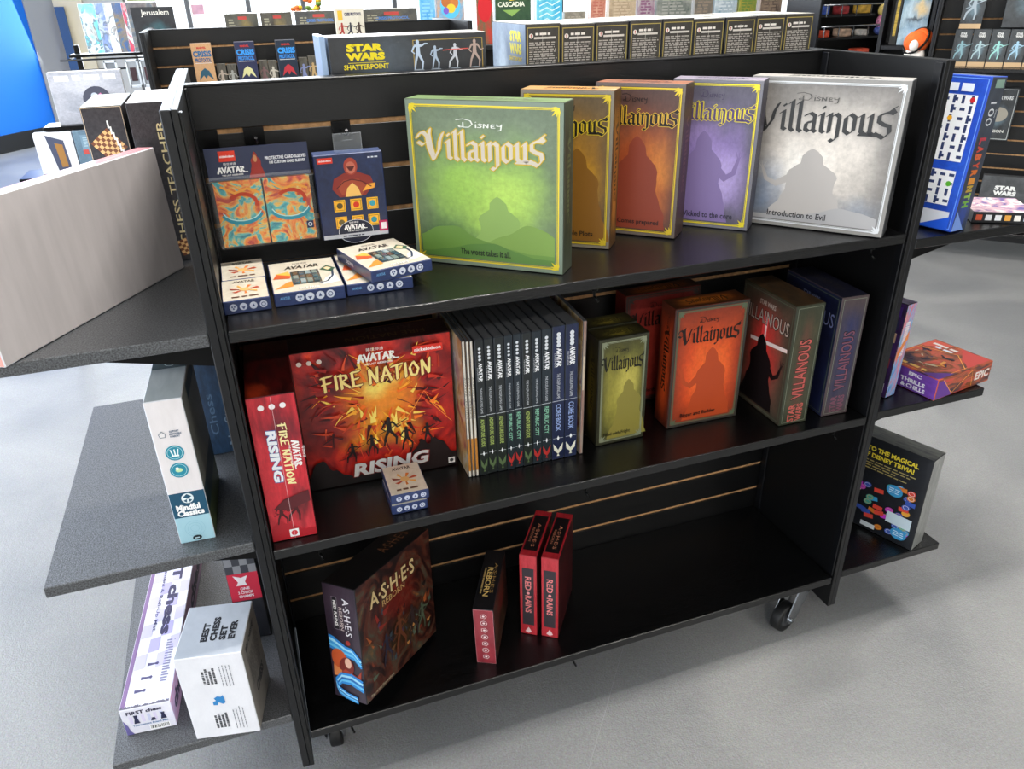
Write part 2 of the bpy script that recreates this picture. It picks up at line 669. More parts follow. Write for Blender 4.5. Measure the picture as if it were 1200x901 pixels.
mx = N('ShaderNodeMix'); mx.data_type = 'RGBA'; mx.blend_type = 'OVERLAY'; mx.inputs['Factor'].default_value = .55
Lk(r.outputs[0], mx.inputs['A']); Lk(n2.outputs['Color'], mx.inputs['B'])
hs = N('ShaderNodeHueSaturation'); hs.inputs['Saturation'].default_value = .35
Lk(mx.outputs['Result'], hs.inputs['Color'])
Lk(hs.outputs[0], b_.inputs['Base Color'])
mr = N('ShaderNodeMapRange'); mr.inputs['To Min'].default_value = .36; mr.inputs['To Max'].default_value = .52
Lk(n1.outputs['Fac'], mr.inputs['Value']); Lk(mr.outputs[0], b_.inputs['Roughness'])
ad = N('ShaderNodeMath'); ad.operation = 'ADD'
Lk(n2.outputs['Fac'], ad.inputs[0]); Lk(n3.outputs['Fac'], ad.inputs[1])
bp = N('ShaderNodeBump'); bp.inputs['Strength'].default_value = .55; bp.inputs['Distance'].default_value = .0016
Lk(ad.outputs[0], bp.inputs['Height']); Lk(bp.outputs[0], b_.inputs['Normal'])

box_obj('floor', (-3.2, -4.2, -.12), (9, 9.35, 0), FLOOR, bev=0)['kind'] = 'structure'
# hairline cracks filled in the slab
CR = plain('crack_filler', '#8f9093', .7)
bm = bmesh.new()
rnd = random.Random(3)
for base, n, w_ in (([(.90, .45), (.849, .283), (.76, .157), (.517, -.15), (.3, -.42)], 5, .0012), ([(-.95, 1.9), (-.6, 1.7), (-.42, 1.62)], 4, .0016)):
    pts = []
    for a, b in zip(base, base[1:]):
        for k in range(n):
            t = k/n
            pts.append((a[0]+(b[0]-a[0])*t+rnd.uniform(-.002, .002), a[1]+(b[1]-a[1])*t+rnd.uniform(-.002, .002)))
    for a, b in zip(pts, pts[1:]):
        d = Vector((b[0]-a[0], b[1]-a[1], 0)).normalized()
        nn = Vector((-d.y, d.x, 0))*w_/2
        A, B = Vector((a[0], a[1], .0004)), Vector((b[0], b[1], .0004))
        bm.faces.new([bm.verts.new(p) for p in (A-nn, B-nn, B+nn, A+nn)])
bm_obj('trim_1', bm, CR)['kind'] = 'structure'

WALLW = plain('painted_wall', '#c9c6bf', .7, noise=.03, nscale=3)
BLUE = plain('blue_paint', '#0f7df0', .6, noise=.04, nscale=1.5)
CREAM = plain('cream_trim', '#e9d9b8', .6)
GREYP = plain('grey_pillar_paint', '#a9a9ab', .6)
NAVY = plain('navy_panel', '#27507f', .5)
CEIL = plain('ceiling_board', '#b9bab8', .8)
CONC = plain('pavement', '#cfd0cf', .9, noise=.06, nscale=4)
SKIRT = plain('black_skirting', '#17181a', .5)


def struct(name, lo, hi, mat, bev=.003):
    o = box_obj(name, lo, hi, mat, bev=bev)
    o['kind'] = 'structure'
    return o


# blue partition wall on the left, its foot runs from (-3.2, 7.2) to (-1.75, 9.1)
def slab(name, a, b, z0, z1, th, mat):
    a, b = Vector((a[0], a[1], 0)), Vector((b[0], b[1], 0))
    d = (b-a)
    L = d.length
    bm = bmesh.new()
    bm_box(bm, 0, 0, z0, L, th, z1)
    o = bm_obj(name, bm, mat)
    o.location = a
    o.rotation_euler = (0, 0, math.atan2(d.y, d.x))
    o['kind'] = 'structure'
    return o


slab('wall_left', (-3.15, 7.05), (-1.75, 9.05), 0, 3.3, .1, BLUE)
slab('baseboard_left', (-3.14, 7.03), (-1.74, 9.03), 0, .17, .02, SKIRT)
slab('trim_2', (-1.75, 9.02), (-1.5, 9.2), 0, 3.3, .12, GREYP)
slab('trim_3', (-1.49, 9.1), (-1.4, 9.1), .7, 1.335, .05, NAVY)
slab('trim_4', (-1.5, 9.16), (-1.22, 9.16), 0, 3.3, .06, CREAM)
# storefront wall with three big windows
WY = 9.2
struct('wall_back', (-1.22, WY, 0), (-.82, WY+.15, 3.3), WALLW)
struct('trim_5', (-.82, WY, 0), (8.9, WY+.15, .35), WALLW)
struct('trim_6', (-.82, WY, 2.9), (8.9, WY+.15, 3.3), WALLW)
ALU = plain('anodised_window_frame', '#77797c', .4, .7)
GLASS, nt, b_, N, Lk = newmat('window_glass')
b_.inputs['Base Color'].default_value = (.9, .97, 1, 1)
b_.inputs['Roughness'].default_value = .03
b_.inputs['Alpha'].default_value = .12
edges = [-.82, -.17, .49, 1.11, 2.2, 3.3, 4.4, 5.5, 6.6, 7.7, 8.9]
for i in range(10):
    a, b = edges[i], edges[i+1]
    e = empty('window_%d' % (i+1), (a, WY+.05, .35))
    e['kind'] = 'structure'
    t = .025
    for nm, lo, hi in (('mullion', (0, 0, 0), (t, .06, 2.55)), ('mullion', (b-a-t, 0, 0), (b-a, .06, 2.55)), ('sill_rail', (t, 0, 0), (b-a-t, .06, t*2)), ('head_rail', (t, 0, 2.55-t*2), (b-a-t, .06, 2.55))):
        box_obj(nm, lo, hi, ALU, e, .002)
    box_obj('pane', (t, .026, t*2), (b-a-t, .032, 2.55-t*2), GLASS, e, 0)
struct('wall_front', (-3.2, -4.35, 0), (9.05, -4.2, 3.3), WALLW)
struct('wall_right', (8.9, -4.2, 0), (9.05, 9.35, 3.3), WALLW)
struct('ceiling', (-3.2, -4.2, 3.3), (9.05, 9.35, 3.4), CEIL)
struct('ground', (-8, 9.36, -.1), (14, 20, -.02), CONC)
# posters hanging in the window
for (x, z, w_, h_, c, lb) in ((-.13, 1.22, .13, .1, '#f3b9c6', 'small pink notice stuck on the window left of the long black fixture'), (-.78, 1.37, .5, .07, '#b9bd8b', 'green and pink banner across the bright window above the comics')):
    bm = bmesh.new()
    bm_box(bm, 0, 0, 0, w_, .004, h_)
    o = bm_obj('window_poster', bm, plain('poster_paper', c, .7, noise=.15, nscale=12))
    o.location = (x, WY+.0715, z)
    tag(o, lb, 'poster')

# ceiling lamps
LAMPM, nt, b_, N, Lk = newmat('lamp_diffuser')
b_.inputs['Emission Color'].default_value = (1, .97, .92, 1)
b_.inputs['Emission Strength'].default_value = 4
for i, (lx, ly, pw) in enumerate(LAMPS):
    e = empty('ceiling_lamp', (lx, ly, 3.2))
    tag(e, 'long white lamp box on the ceiling, '+['above the front fixture', 'above the left aisle', 'above the right aisle', 'above the rear fixture', 'above the far right aisle', 'behind the viewer to the left', 'behind the viewer to the right'][i], 'ceiling lamp', 'ceiling lamps')
    bm = bmesh.new()
    bm_box(bm, -.6, -.11, .02, .6, .11, .0995)
    bevel(bm, .01)
    bm_obj('housing', bm, WHITE, e)
    bm = bmesh.new()
    bm_box(bm, -.57, -.09, 0, .57, .09, .02)
    bm_obj('diffuser', bm, LAMPM, e)

# ================================================================== GONDOLA FIXTURES
Z1, Z2, Z3, ZT, W, D, TH, DEP = .9808, .5903, .1578, 1.2782, 1.21, .3085, .0215, .64
MESH = {}


def shared_box(name, dims, mat, parent, loc, bev=.0008):
    k = (name, tuple(round(x, 4) for x in dims), mat.name)
    if k not in MESH:
        bm = bmesh.new()
        bm_box(bm, 0, 0, 0, *dims)
        bevel(bm, bev)
        me = bpy.data.meshes.new(name)
        bm.to_mesh(me)
        bm.free()
        me.materials.append(mat)
        MESH[k] = me
    o = bpy.data.objects.new(name, MESH[k])
    C.objects.link(o)
    o.parent = parent
    o.location = loc
    return o


def caster(root, x, y, swivel=0., top=.137):
    c = empty('caster', (x, y, 0), (0, 0, swivel), root)
    bm = bmesh.new()
    bm_box(bm, -.034, -.026, top-.006, .034, .026, top)
    bm_cyl(bm, (0, 0, top-.018), (0, 0, top-.006), .022, 20)
    # fork: two cheeks raking back to the axle, joined by a rounded crown
    for s in (-1, 1):
        pts = [(-.026, top-.018), (.026, top-.018), (.022, top-.035), (-.02, .034), (-.038, .024), (-.054, .028), (-.058, .045), (-.048, .068)]
        vs = [bm.verts.new((p[0], s*.017, p[1])) for p in pts]
        ws = [bm.verts.new((p[0], s*.0195, p[1])) for p in pts]
        bm.faces.new(vs)
        bm.faces.new(ws[::-1])
        for i in range(8):
            j = (i+1) % 8
            bm.faces.new((vs[i], vs[j], ws[j], ws[i]))
    bm_box(bm, -.02, -.0195, top-.022, .022, .0195, top-.016)
    bm_cyl(bm, (-.045, -.026, .0375), (-.045, .026, .0375), .005, 10)
    bmesh.ops.recalc_face_normals(bm, faces=bm.faces)
    bm_obj('fork', bm, METAL, c)
    bm = bmesh.new()
    prof = [(.0, .014), (.012, .014), (.022, .012), (.027, .013), (.036, .012), (.0375, .008), (.0375, -.008), (.036, -.012), (.027, -.013), (.022, -.012), (.012, -.014), (0, -.014)]
    n = 28
    rings = [[bm.verts.new((-.045+r*math.cos(a*2*PI/n), yy, .0375+r*math.sin(a*2*PI/n))) for a in range(n)] for r, yy in prof[1:-1]]
    for A, B in zip(rings, rings[1:]):
        for i in range(n):
            f = bm.faces.new((A[i], A[(i+1) % n], B[(i+1) % n], B[i]))
            f.smooth = True
    for k, (A, B) in enumerate(zip(rings, rings[1:])):
        pass
    bm.faces.new(rings[0][::-1])
    bm.faces.new(rings[-1])
    for f in bm.faces:
        cc = f.calc_center_median()
        f.material_index = 1 if math.hypot(cc.x+.045, cc.z-.0375) < .024 else 0
    bmesh.ops.recalc_face_normals(bm, faces=bm.faces)
    bm_obj('wheel', bm, [RUBBER, PLAST], c)
    return c


def gondola(name, label, loc, rotz, width, shelves, left=(), right=(), rear=(), detail=True, zt=ZT, dep=DEP, lext=.304, rext=.29, group=None):
    g = empty(name, loc, (0, 0, rotz))
    tag(g, label, 'display shelf', group)
    yb = D
    # core board with raw fibreboard colour that shows in the grooves
    box_obj('core_board', (0, yb+.0045, Z3-.02), (width, yb+.0255, zt-.004), MDF, g, 0)
    box_obj('back_cap', (0, yb-.002, zt-.004), (width, yb+.032, zt), EDGE, g, .001)
    z = zt-.004
    gz = [1.205-.0762*k for k in range(20)]
    gz = [q for q in gz if q > Z3+.03]
    zs = [zt-.004]+gz+[Z3-.02]
    gap = .0042
    for a, b in zip(zs, zs[1:]):
        hi = a-(gap if a != zt-.004 else 0)
        lo = b+(gap if b != zs[-1] else 0)
        shared_box('slat', (width, .0044, hi-lo), PANEL, g, (0, yb, lo), .0004)
        if detail:
            shared_box('slat', (width, .0044, hi-lo), PANEL, g, (0, yb+.0256, lo), .0004)
    # end panels: smooth inside, grooved outside
    pb = .068
    for s in (0, 1):
        x0 = -.008 if s == 0 else width
        box_obj('end_panel', (x0, 0, pb), (x0+.008, dep, zt), PANEL, g, .0006)
        xe = -TH if s == 0 else width
        for ya in (0, dep-.014):
            box_obj('edge_post', (xe if s == 0 else xe+.008, ya, pb), (xe+TH-.008 if s == 0 else xe+TH, ya+.014, zt), EDGE, g, .0015)
        xo = -TH if s == 0 else width+TH-.009
        box_obj('end_cap', (xe if s == 0 else xe+.008, .014, zt-.006), (xe+TH-.008 if s == 0 else xe+TH, dep-.014, zt), EDGE, g, .001)
        if detail:
            core = -.0165 if s == 0 else width+.008
            box_obj('core_board', (core, .014, pb), (core+.0085, dep-.014, zt-.006), MDF, g, 0)
            zq = [zt-.006]+gz+[pb]
            for a, b in zip(zq, zq[1:]):
                hi = a-(gap if a != zq[0] else 0)
                lo = b+(gap if b != zq[-1] else 0)
                shared_box('end_slat', (.0045, dep-.028, hi-lo), PANEL, g, (xo+(0 if s == 0 else .0045), .014, lo), .0004)
        if detail:
            xi = 0 if s == 0 else width-.004
            for (ya, yz) in ((.004, .02), (yb-.022, yb-.006)):
                box_obj('corner_strip', (xi, ya, Z3+.002), (xi+.004, yz, zt-.004), EDGE, g, .0008)
    for z in shelves:
        low = z < .2
        box_obj('deck' if low else 'shelf', (.0045, 0, z-.019), (width-.0045, yb-.001, z), BLACK, g, .0016)
    for z in rear:
        box_obj('deck' if z < .2 else 'shelf', (.0045, yb+.031, z-.019), (width-.0045, dep, z), BLACK, g, .0016)
    for side, lst, ext in ((0, left, lext), (1, right, rext)):
        for z in lst:
            z, ext = z if isinstance(z, tuple) else (z, ext)
            xa, xb = (-TH-ext, -TH-.0005) if side == 0 else (width+TH+.0005, width+TH+ext)
            box_obj('end_shelf', (xa, 0, z-.019), (xb, .608, z), BLACK_GLARE if side == 0 else BLACK, g, .0014)
            for yy in (.05, .55):
                bm = bmesh.new()
                s = -1 if side == 0 else 1
                xw = xb if side == 0 else xa
                p = [(xw, z-.0195), (xw+s*.2, z-.0195), (xw+s*.2, z-.026), (xw, z-.07)]
                v0 = [bm.verts.new((q[0], yy-.0015, q[1])) for q in p]
                v1 = [bm.verts.new((q[0], yy+.0015, q[1])) for q in p]
                bm.faces.new(v0)
                bm.faces.new(v1[::-1])
                for i in range(4):
                    bm.faces.new((v0[i], v1[i], v1[(i+1) % 4], v0[(i+1) % 4]))
                bmesh.ops.recalc_face_normals(bm, faces=bm.faces)
                bm_obj('shelf_bracket', bm, DMETAL, g)
    if detail:
        for (x, z) in ((.576, Z1), (1.14, Z1), (.57, Z2), (1.135, Z2), (.077, Z2), (.551, Z3), (.08, Z3)):
            bm = bmesh.new()
            bm_tube(bm, [(x, .012, z-.02), (x, .012, z-.034), (x+.004, .004, z-.042)], .0022, 6)
            bm_cyl(bm, (x, .012, z-.024), (x, .012, z-.0192), .006, 10)
            bm_obj('shelf_clip', bm, DMETAL, g)
    box_obj('base_rail', (.0045, .03, .104), (width-.0045, .05, Z3-.0195), EDGE, g, .001)
    for (x, y, sw) in ((.045, .055, -1.7), (width-.05, .05, .3), (.055, dep-.06, .8), (width-.065, dep-.06, 2.)):
        box_obj('caster_block', (x-.04 if x < .5 else x-.036, y-.036, .1375), (x+.036 if x < .5 else x+.06, y+.036, Z3-.0195+.0), DMETAL, g, .001)
        caster(g, x, y, sw)
    return g


G1 = gondola('display_gondola', 'black rolling slatwall fixture in the foreground holding the rows of game boxes', (0, 0, 0), 0, W, [Z1, Z2, Z3],
             left=[.981, .617, .2167], right=[.597, .169, (.967, .37)], rear=[1.075, Z2, Z3], lext=.304, rext=.292)
# steel hooks clipped in the slats
for x, z, L in ((.092, 1.205, .07), (.234, 1.205, .06), (.02, 1.205, .02)):
    bm = bmesh.new()
    bm_box(bm, x-.016, D-.004, z-.03, x+.016, D-.0005, z+.004)
    if L > .03:
        bm_tube(bm, [(x, D-.004, z-.012), (x, D-L, z-.01), (x, D-L-.008, z-.002)], .0026, 8)
    bm_obj('hook', bm, DMETAL, G1)

# ================================================================== GOODS ON THE FOREGROUND FIXTURE
def dashes(cv, x, y0, y1, wd, col):
    """one upright row of print too small to read"""
    cv.layer += 1
    y = y0
    while y < y1:
        q = random.uniform(.0014, .0034)
        cv.poly([(x-wd/2, y), (x+wd/2, y), (x+wd/2, y+q), (x-wd/2, y+q)], col, False)
        y += q+random.choice([.0006, .0006, .0016])


def disney(cv, cx, cy, w, h, col, rot=0):
    cv.goth('DISNEY', cx, cy, w, h, col, rot, nib=.11, thick=.07, ang=.9)


def mound(cv, x0, x1, ybase, ytop, col, seed, n=36, rough=.12, peak=.5):
    """plain rolling shape along the bottom of a picture"""
    r = random.Random(seed)
    ph = [r.uniform(0, 6) for _ in range(4)]
    pts = []
    for i in range(n+1):
        t = i/n
        e = math.exp(-((t-peak)/.28)**2)
        hgt = (ytop-ybase)*(.3+.7*e)*(1+rough*(math.sin(7*t+ph[0])+.6*math.sin(15*t+ph[1])+.4*math.sin(31*t+ph[2])))
        pts.append((x0+(x1-x0)*t, ybase+max(hgt, .0)))
    for a, b in zip(pts, pts[1:]):
        cv.poly([(a[0], ybase), (b[0], ybase), b, a], col, False)


def cloak(cv, cx, y0, w, h, col, arm=1):
    """plain robed shape printed as a faint silhouette"""
    cv.layer += 1
    T = [(0, .62), (.12, .56), (.3, .45), (.45, .36), (.56, .36), (.64, .38), (.7, .34), (.76, .24), (.8, .17), (.85, .16), (.9, .15), (.95, .1), (1.0, .01)]
    n = 30
    prev = None
    for i in range(n+1):
        t = i/n
        for (a, p), (b, q) in zip(T, T[1:]):
            if a <= t <= b:
                k = (t-a)/(b-a)
                k = k*k*(3-2*k)
                hw = p+(q-p)*k
                break
        wob = .02*math.sin(t*19+cx*90)*(1-t)
        sh = .03*math.sin(t*3.2)
        row = (cx-w*(hw+wob-sh), cx+w*(hw-wob+sh), y0+h*t)
        if prev:
            cv.poly([(prev[0], prev[2]), (prev[1], prev[2]), (row[1], row[2]), (row[0], row[2])], col, False)
        prev = row
    if arm:
        cv.line([(cx+arm*w*.25, y0+h*.62), (cx+arm*w*.5, y0+h*.5), (cx+arm*w*.66, y0+h*.56), (cx+arm*w*.74, y0+h*.72)], h*.11, col, h*.03)
        for q in (-.25, .05, .35):
            cv.line([(cx+arm*w*.735, y0+h*.7), (cx+arm*w*(.74+q*.25), y0+h*.79)], h*.014, col, h*.006)


def villain_title(cv, cx, cy, w, h, fill, edge, rot=0, arch=.06):
    if edge:
        cv.foil = True
        cv.goth('Villainous', cx, cy, w, h, edge, rot, nib=.27, thick=.115, arch=arch)
        cv.foil = False
    cv.goth('Villainous', cx, cy, w, h, fill, rot, nib=.185, thick=.03, arch=arch)


def villain(label, pose, dims, art_f, art_s, art_t, frame, fill, edge, tag_t, tagx=.5, pos=None, dcol='#d8d8d0', tcol='#2a2a22', group='row of dark-title board games', mnd=None, side_col='#20180f', spine='Villainous', seed=1, brandmark=True, tw=.34, band='#6c7066', cl=None):
    b = Box('board_game_box', label, 'board game', pose, dims, {'F': art_f, 'R': art_s, 'L': art_s, 'T': art_t, '*': art_s}, group)
    w_, d_, h_ = b.w, b.d, b.h
    f = b.face('F')
    f.frame(.0012, .0065 if w_ > .2 else .005, band)
    if cl:
        cloak(f, w_*cl[0], h_*.05, w_*cl[1], h_*cl[2], cl[3], cl[4])
    if mnd:
        for k, (c, top, pk) in enumerate(mnd):
            f.layer += 1
            mound(f, w_*.055, w_*.945, h_*.05, h_*top, c, seed+k, peak=pk, rough=.08)
    f.foil = True
    f.frame(w_*.028 if w_ > .2 else .007, .0022, frame)
    f.frame(.0105 if w_ > .2 else .01, .0008, frame)
    m = .011
    for sx, sy, x, y in ((1, 1, w_-m+.003, h_-m+.003), (-1, -1, m-.003, m-.003), (-1, 1, m-.003, h_-m+.003), (1, -1, w_-m+.003, m-.003)):
        corner_orn(f, x, y, sx, sy, .017, frame)
    f.foil = False
    p = pos or dict(dx=.5, dy=.865, dw=.26, ty=.73, tw=.79, th=.21)
    if brandmark:
        disney(f, w_*p['dx'], h_*p['dy'], w_*p['dw'], h_*.062, dcol)
    villain_title(f, w_*.5, h_*p['ty'], w_*p['tw'], h_*p['th'], fill, edge)
    f.text(tag_t, w_*tagx, h_*.095, w_*tw, h_*.042, tcol, shear=0, bold=.02)
    for k, rot in (('R', -PI/2), ('L', -PI/2)):
        s = b.face(k)
        s.goth(spine, d_*.5, h_*.55, h_*.52, d_*.42, side_col, rot, nib=.2, thick=.06)
        disney(s, d_*.55, h_*.88, h_*.11, d_*.2, side_col, rot)
    t = b.face('T')
    t.goth(spine, w_*.5, d_*.5, w_*.55, d_*.5, side_col, PI, nib=.2, thick=.06)
    b.done()
    return b


HS = .268
GF = art('#6f7d66', '#869676', 5, [(.5, .42, .75, .5, '#86b440', .85), (.62, .42, .42, .3, '#bfe264', .8), (.3, .5, .3, .2, '#a0cc54', .6), (.15, .12, .45, .25, '#35602a', .9)], lo=.2, hi=.8, vig=('#5c6a52', .6))
GS = art('#1c2418', '#333f2a', 7, vig=('#4a5244', .6))
GT = art('#4f6a37', '#6f8750', 6)
villain('largest green game box with a gold outlined title, leftmost big box on the top shelf', (.3262, .2099, Z1, -.704, 0, 0), (HS, .0474, HS), GF, GS, GT, '#e8cf2e', '#cfc3b2', '#c8a81c', 'The worst takes it all.', .49, dcol='#e7e9df', tcol='#23301a',
        mnd=[('#7fa048', .27, .8), ('#6d9440', .26, .2), ('#5d853c', .15, .5)], side_col='#56603c', seed=4, band='#7c8a78', cl=(.58, .36, .4, '#8fb05a', 0))
YF = art('#6a573c', '#8a6c40', 5, vig=('#5a4a34', .8), spots= [(.5, .45, .8, .55, '#c58a1e', .95), (.55, .4, .45, .3, '#e0a92c', .8), (.8, .12, .5, .2, '#5a3326', .8)], lo=.2, hi=.8)
YS = art('#9a5f1a', '#553a1c', 6, vig=('#3c2c18', .8), spots= [(.5, .5, .4, .6, '#e0953a', .7)])
YT = art('#a8895f', '#b98f5a', 6, [(.5, .5, .5, .5, '#e59a4a', .9)])
EXP = dict(dx=.47, dy=.905, dw=.25, ty=.79, tw=.9, th=.14)
villain('narrow amber yellow game box between the green one and the rust orange one', (.5306, .2309, Z1, -.66, 0, 0), (.1635, .055, HS), YF, YS, YT, '#e2c42c', '#1d1408', '#e2c42c', 'Despicable Plots', .56, EXP, dcol='#2d2110', tcol='#1b1208',
        side_col='#1d1408', seed=9, tw=.5, band='#8c8272', cl=(.62, .6, .6, '#8f601c', 0))
OF = art('#5c3c38', '#745042', 5, vig=('#4e3832', .85), spots= [(.55, .4, .8, .55, '#c9601f', .95), (.8, .45, .35, .3, '#e8913c', .8), (.4, .35, .35, .35, '#a4442c', .7)], lo=.2, hi=.8)
OS = art('#2c1a1a', '#4a2c28', 6, vig=('#4a3c38', .5))
OT = art('#7d6a62', '#b46a45', 6)
villain('narrow rust orange game box between the amber yellow and the purple ones', (.6784, .2504, Z1, -.76, .02, 0), (.163, .062, HS), OF, OS, OT, '#e2c42c', '#1d1010', '#e2b63c', 'Evil Comes prepared', .5, EXP, dcol='#241512', tcol='#2a1410',
        side_col='#6c4844', seed=13, tw=.6, band='#6e625c', cl=(.5, .62, .62, '#94402a', 0))
PF = art('#625c74', '#7c7688', 5, vig=('#56525e', .8), spots= [(.5, .42, .8, .5, '#9d83cc', .95), (.6, .35, .45, .3, '#c8b4ea', .75), (.35, .65, .3, .2, '#b59ad8', .5)], lo=.2, hi=.8)
PS = art('#262431', '#3a3746', 6, vig=('#4c4a52', .5))
PT = art('#8c8a92', '#9d8fa5', 6)
villain('narrow purple game box between the rust orange and the wide grey ones', (.8328, .2437, Z1, -.774, 0, 0), (.1617, .052, HS), PF, PS, PT, '#f0dc2e', '#5a4678', '#f0dc2e', 'Wicked to the core', .5, EXP, dcol='#4d4560', tcol='#2e2940',
        side_col='#4c485c', seed=21, tw=.62, band='#7a7880', cl=(.4, .56, .62, '#8a76ac', 1))
WF = art('#85817e', '#b0a8a0', 4, vig=('#77736f', .85), spots= [(.5, .5, .62, .5, '#e6ddd3', .95), (.42, .4, .3, .25, '#fbf6ee', .95), (.1, .2, .3, .4, '#6d86a8', .8), (.85, .1, .4, .2, '#8c9fb8', .5)], lo=.2, hi=.8)
WS = art('#3b3c3f', '#5a5b5d', 6)
WT = art('#a09d98', '#b2aea7', 6)
villain('wide pale grey game box with a black title, right end of the top shelf row', (.9685, .1992, Z1, -.88, .02, 0), (HS, .058, HS), WF, WS, WT, '#d8dadc', '#2b2a2a', None, 'Introduction to Evil', .42, dict(dx=.47, dy=.875, dw=.24, ty=.74, tw=.9, th=.24), dcol='#55524f', tcol='#26262a',
        mnd=[('#a9a7a8', .16, .8)], side_col='#1c1c1e', seed=33, tw=.4, band='#8d8a86', cl=(.47, .44, .5, '#b4aeaa', -1))

# ---- second shelf
RF = art('#9a3a1a', '#b4441c', 5, vig=('#7c2c18', .85), spots= [(.5, .45, .8, .6, '#e8501c', .95), (.55, .45, .4, .4, '#f5722c', .8)], lo=.25, hi=.75)
RS = art('#b03a18', '#7e2c14', 5, vig=('#3c1a10', .9), spots= [(.5, .4, .4, .6, '#ee5a22', .8)])
RT = art('#4a2410', '#7a3c14', 5, vig=('#241408', .9), spots= [(.5, .5, .5, .4, '#d97a1e', .85)])
SM = dict(dx=.47, dy=.885, dw=.24, ty=.765, tw=.82, th=.16)
villain('bright orange red game box standing upright mid right on the middle shelf, facing out', (.7946, .1099, Z2, -.0246, 0, 0), (.1633, .0557, .2624), RF, RS, RT, '#5b6a52', '#1c0f0a', None, 'Bigger and Badder', .42, SM, dcol='#2a140c', tcol='#2a0f08',
        cl=(.54, .54, .6, '#b8461c', -1), band='#33302a', side_col='#2a120a', seed=41, group='boxed games on the middle shelf', tw=.5)
villain('dim red game box tucked behind the orange red one on the middle shelf', (.7543, .236, Z2, .02, 0, 0), (.177, .0451, .2504), art('#6e1f18', '#96302a', 5, [(.5, .5, .6, .5, '#b23a2c', .8)]), art('#7a221a', '#5c1a14', 5), RT, '#3c3c38', '#160a08', None, 'Perfectly Wretched', .5, SM, dcol='#24100c', tcol='#24100c',
        side_col='#2a120a', seed=43, band='#3a2c26', group='boxed games on the middle shelf', tw=.5)
KF = art('#4a4a24', '#7d7a36', 6, vig=('#3a3a1c', .85), spots= [(.5, .45, .6, .5, '#a49a3c', .9), (.6, .55, .35, .3, '#c9bc5a', .7)], lo=.25, hi=.75)
KS = art('#2e2b12', '#1c1a0c', 5, vig=('#141408', .8), spots= [(.4, .5, .4, .6, '#7d7020', .6)])
KT = art('#24220f', '#4a441a', 6, vig=('#12120a', .8), spots= [(.5, .45, .35, .4, '#a8973a', .7)])
villain('small olive yellow game box beside the row of spines on the middle shelf', (.6312, .1012, Z2, .01, 0, 0), (.1061, .05, .2297), KF, KS, KT, '#8a9077', '#14130a', None, 'Filled with Fright', .42, SM, dcol='#1f1d0e', tcol='#26240f',
        cl=(.62, .66, .55, '#8a8038', 0), band='#2e2e1c', side_col='#15130a', seed=51, group='boxed games on the middle shelf', tw=.55)
villain('second olive yellow game box hidden just behind the small olive one', (.6345, .1585, Z2, .01, 0, 0), (.1061, .05, .2297), KF, KS, KT, '#8a9077', '#14130a', None, 'Filled with Fright', .42, SM, dcol='#1f1d0e', tcol='#26240f',
        side_col='#15130a', seed=52, band='#2e2e1c', group='boxed games on the middle shelf', tw=.55)


def swv(label, pose, dims, spine_art, left_art, top_art, scol, lcol, beam):
    b = Box('board_game_box', label, 'board game', pose, dims, {'F': spine_art, 'L': left_art, 'T': top_art, '*': spine_art}, 'boxed games on the middle shelf')
    f = b.face('F')
    f.frame(.005, .0012, '#7b8272')
    f.text('VILLAINOUS', b.w*.5, b.h*.47, b.h*.5, b.w*.42, scol, PI/2, bold=.01, outline='#141414')
    f.text('STAR', b.w*.38, b.h*.1, b.w*.62, b.w*.24, scol, PI/2, bold=.03)
    f.text('WARS', b.w*.66, b.h*.1, b.w*.62, b.w*.24, scol, PI/2, bold=.03)
    l = b.face('L')
    l.frame(.006, .0015, '#56604e')
    if beam:
        l.rect(b.d*.5, b.h*.45, b.d*.1, b.h*.7, '#ff4a4a')
        l.rect(b.d*.52, b.h*.47, b.d*.03, b.h*.66, '#ffd6d0')
        l.rect(b.d*.6, b.h*.6, b.d*.7, b.h*.03, '#f6e3dc', .12)
        cloak(l, b.d*.48, b.h*.05, b.d*.55, b.h*.6, '#170f10', 1)
    l.text('STAR WARS', b.d*.5, b.h*.9, b.d*.3, b.h*.04, lcol, bold=.02)
    l.text('VILLAINOUS', b.d*.5, b.h*.79, b.d*.86, b.h*.11, lcol, outline='#1a1a1a')
    b.face('T').text('VILLAINOUS', b.w*.5, b.d*.5, b.d*.6, b.w*.3, '#3f3a32', PI/2)
    b.done()


swv('olive framed game box standing spine out, its red picture side facing left', (1.0122, .0354, Z2, -.0167, 0, 0), (.0659, .1724, .262),
    art('#383a2a', '#4e4a34', 6, [(.5, .5, .3, .6, '#6a3c30', .8)], vig=('#2e3424', .8)), art('#5a4438', '#7a5646', 5, [(.5, .5, .45, .6, '#e03a34', .95)], vig=('#38382c', .85)), art('#332a1e', '#5a4028', 5), '#c05a52', '#b9a79a', True)
swv('deep blue game box standing spine out, last on the right of the middle shelf', (1.1178, .0364, Z2, -.0661, 0, 0), (.0617, .1851, .2638),
    art('#282a48', '#443e50', 6, [(.5, .6, .4, .4, '#2e3460', .7)], vig=('#54443c', .7)), art('#12162e', '#1e2448', 5), art('#141628', '#262638', 5), '#7a4a5c', '#8088b8', False)  # blues set darker, shade of the shelf above put into the colour

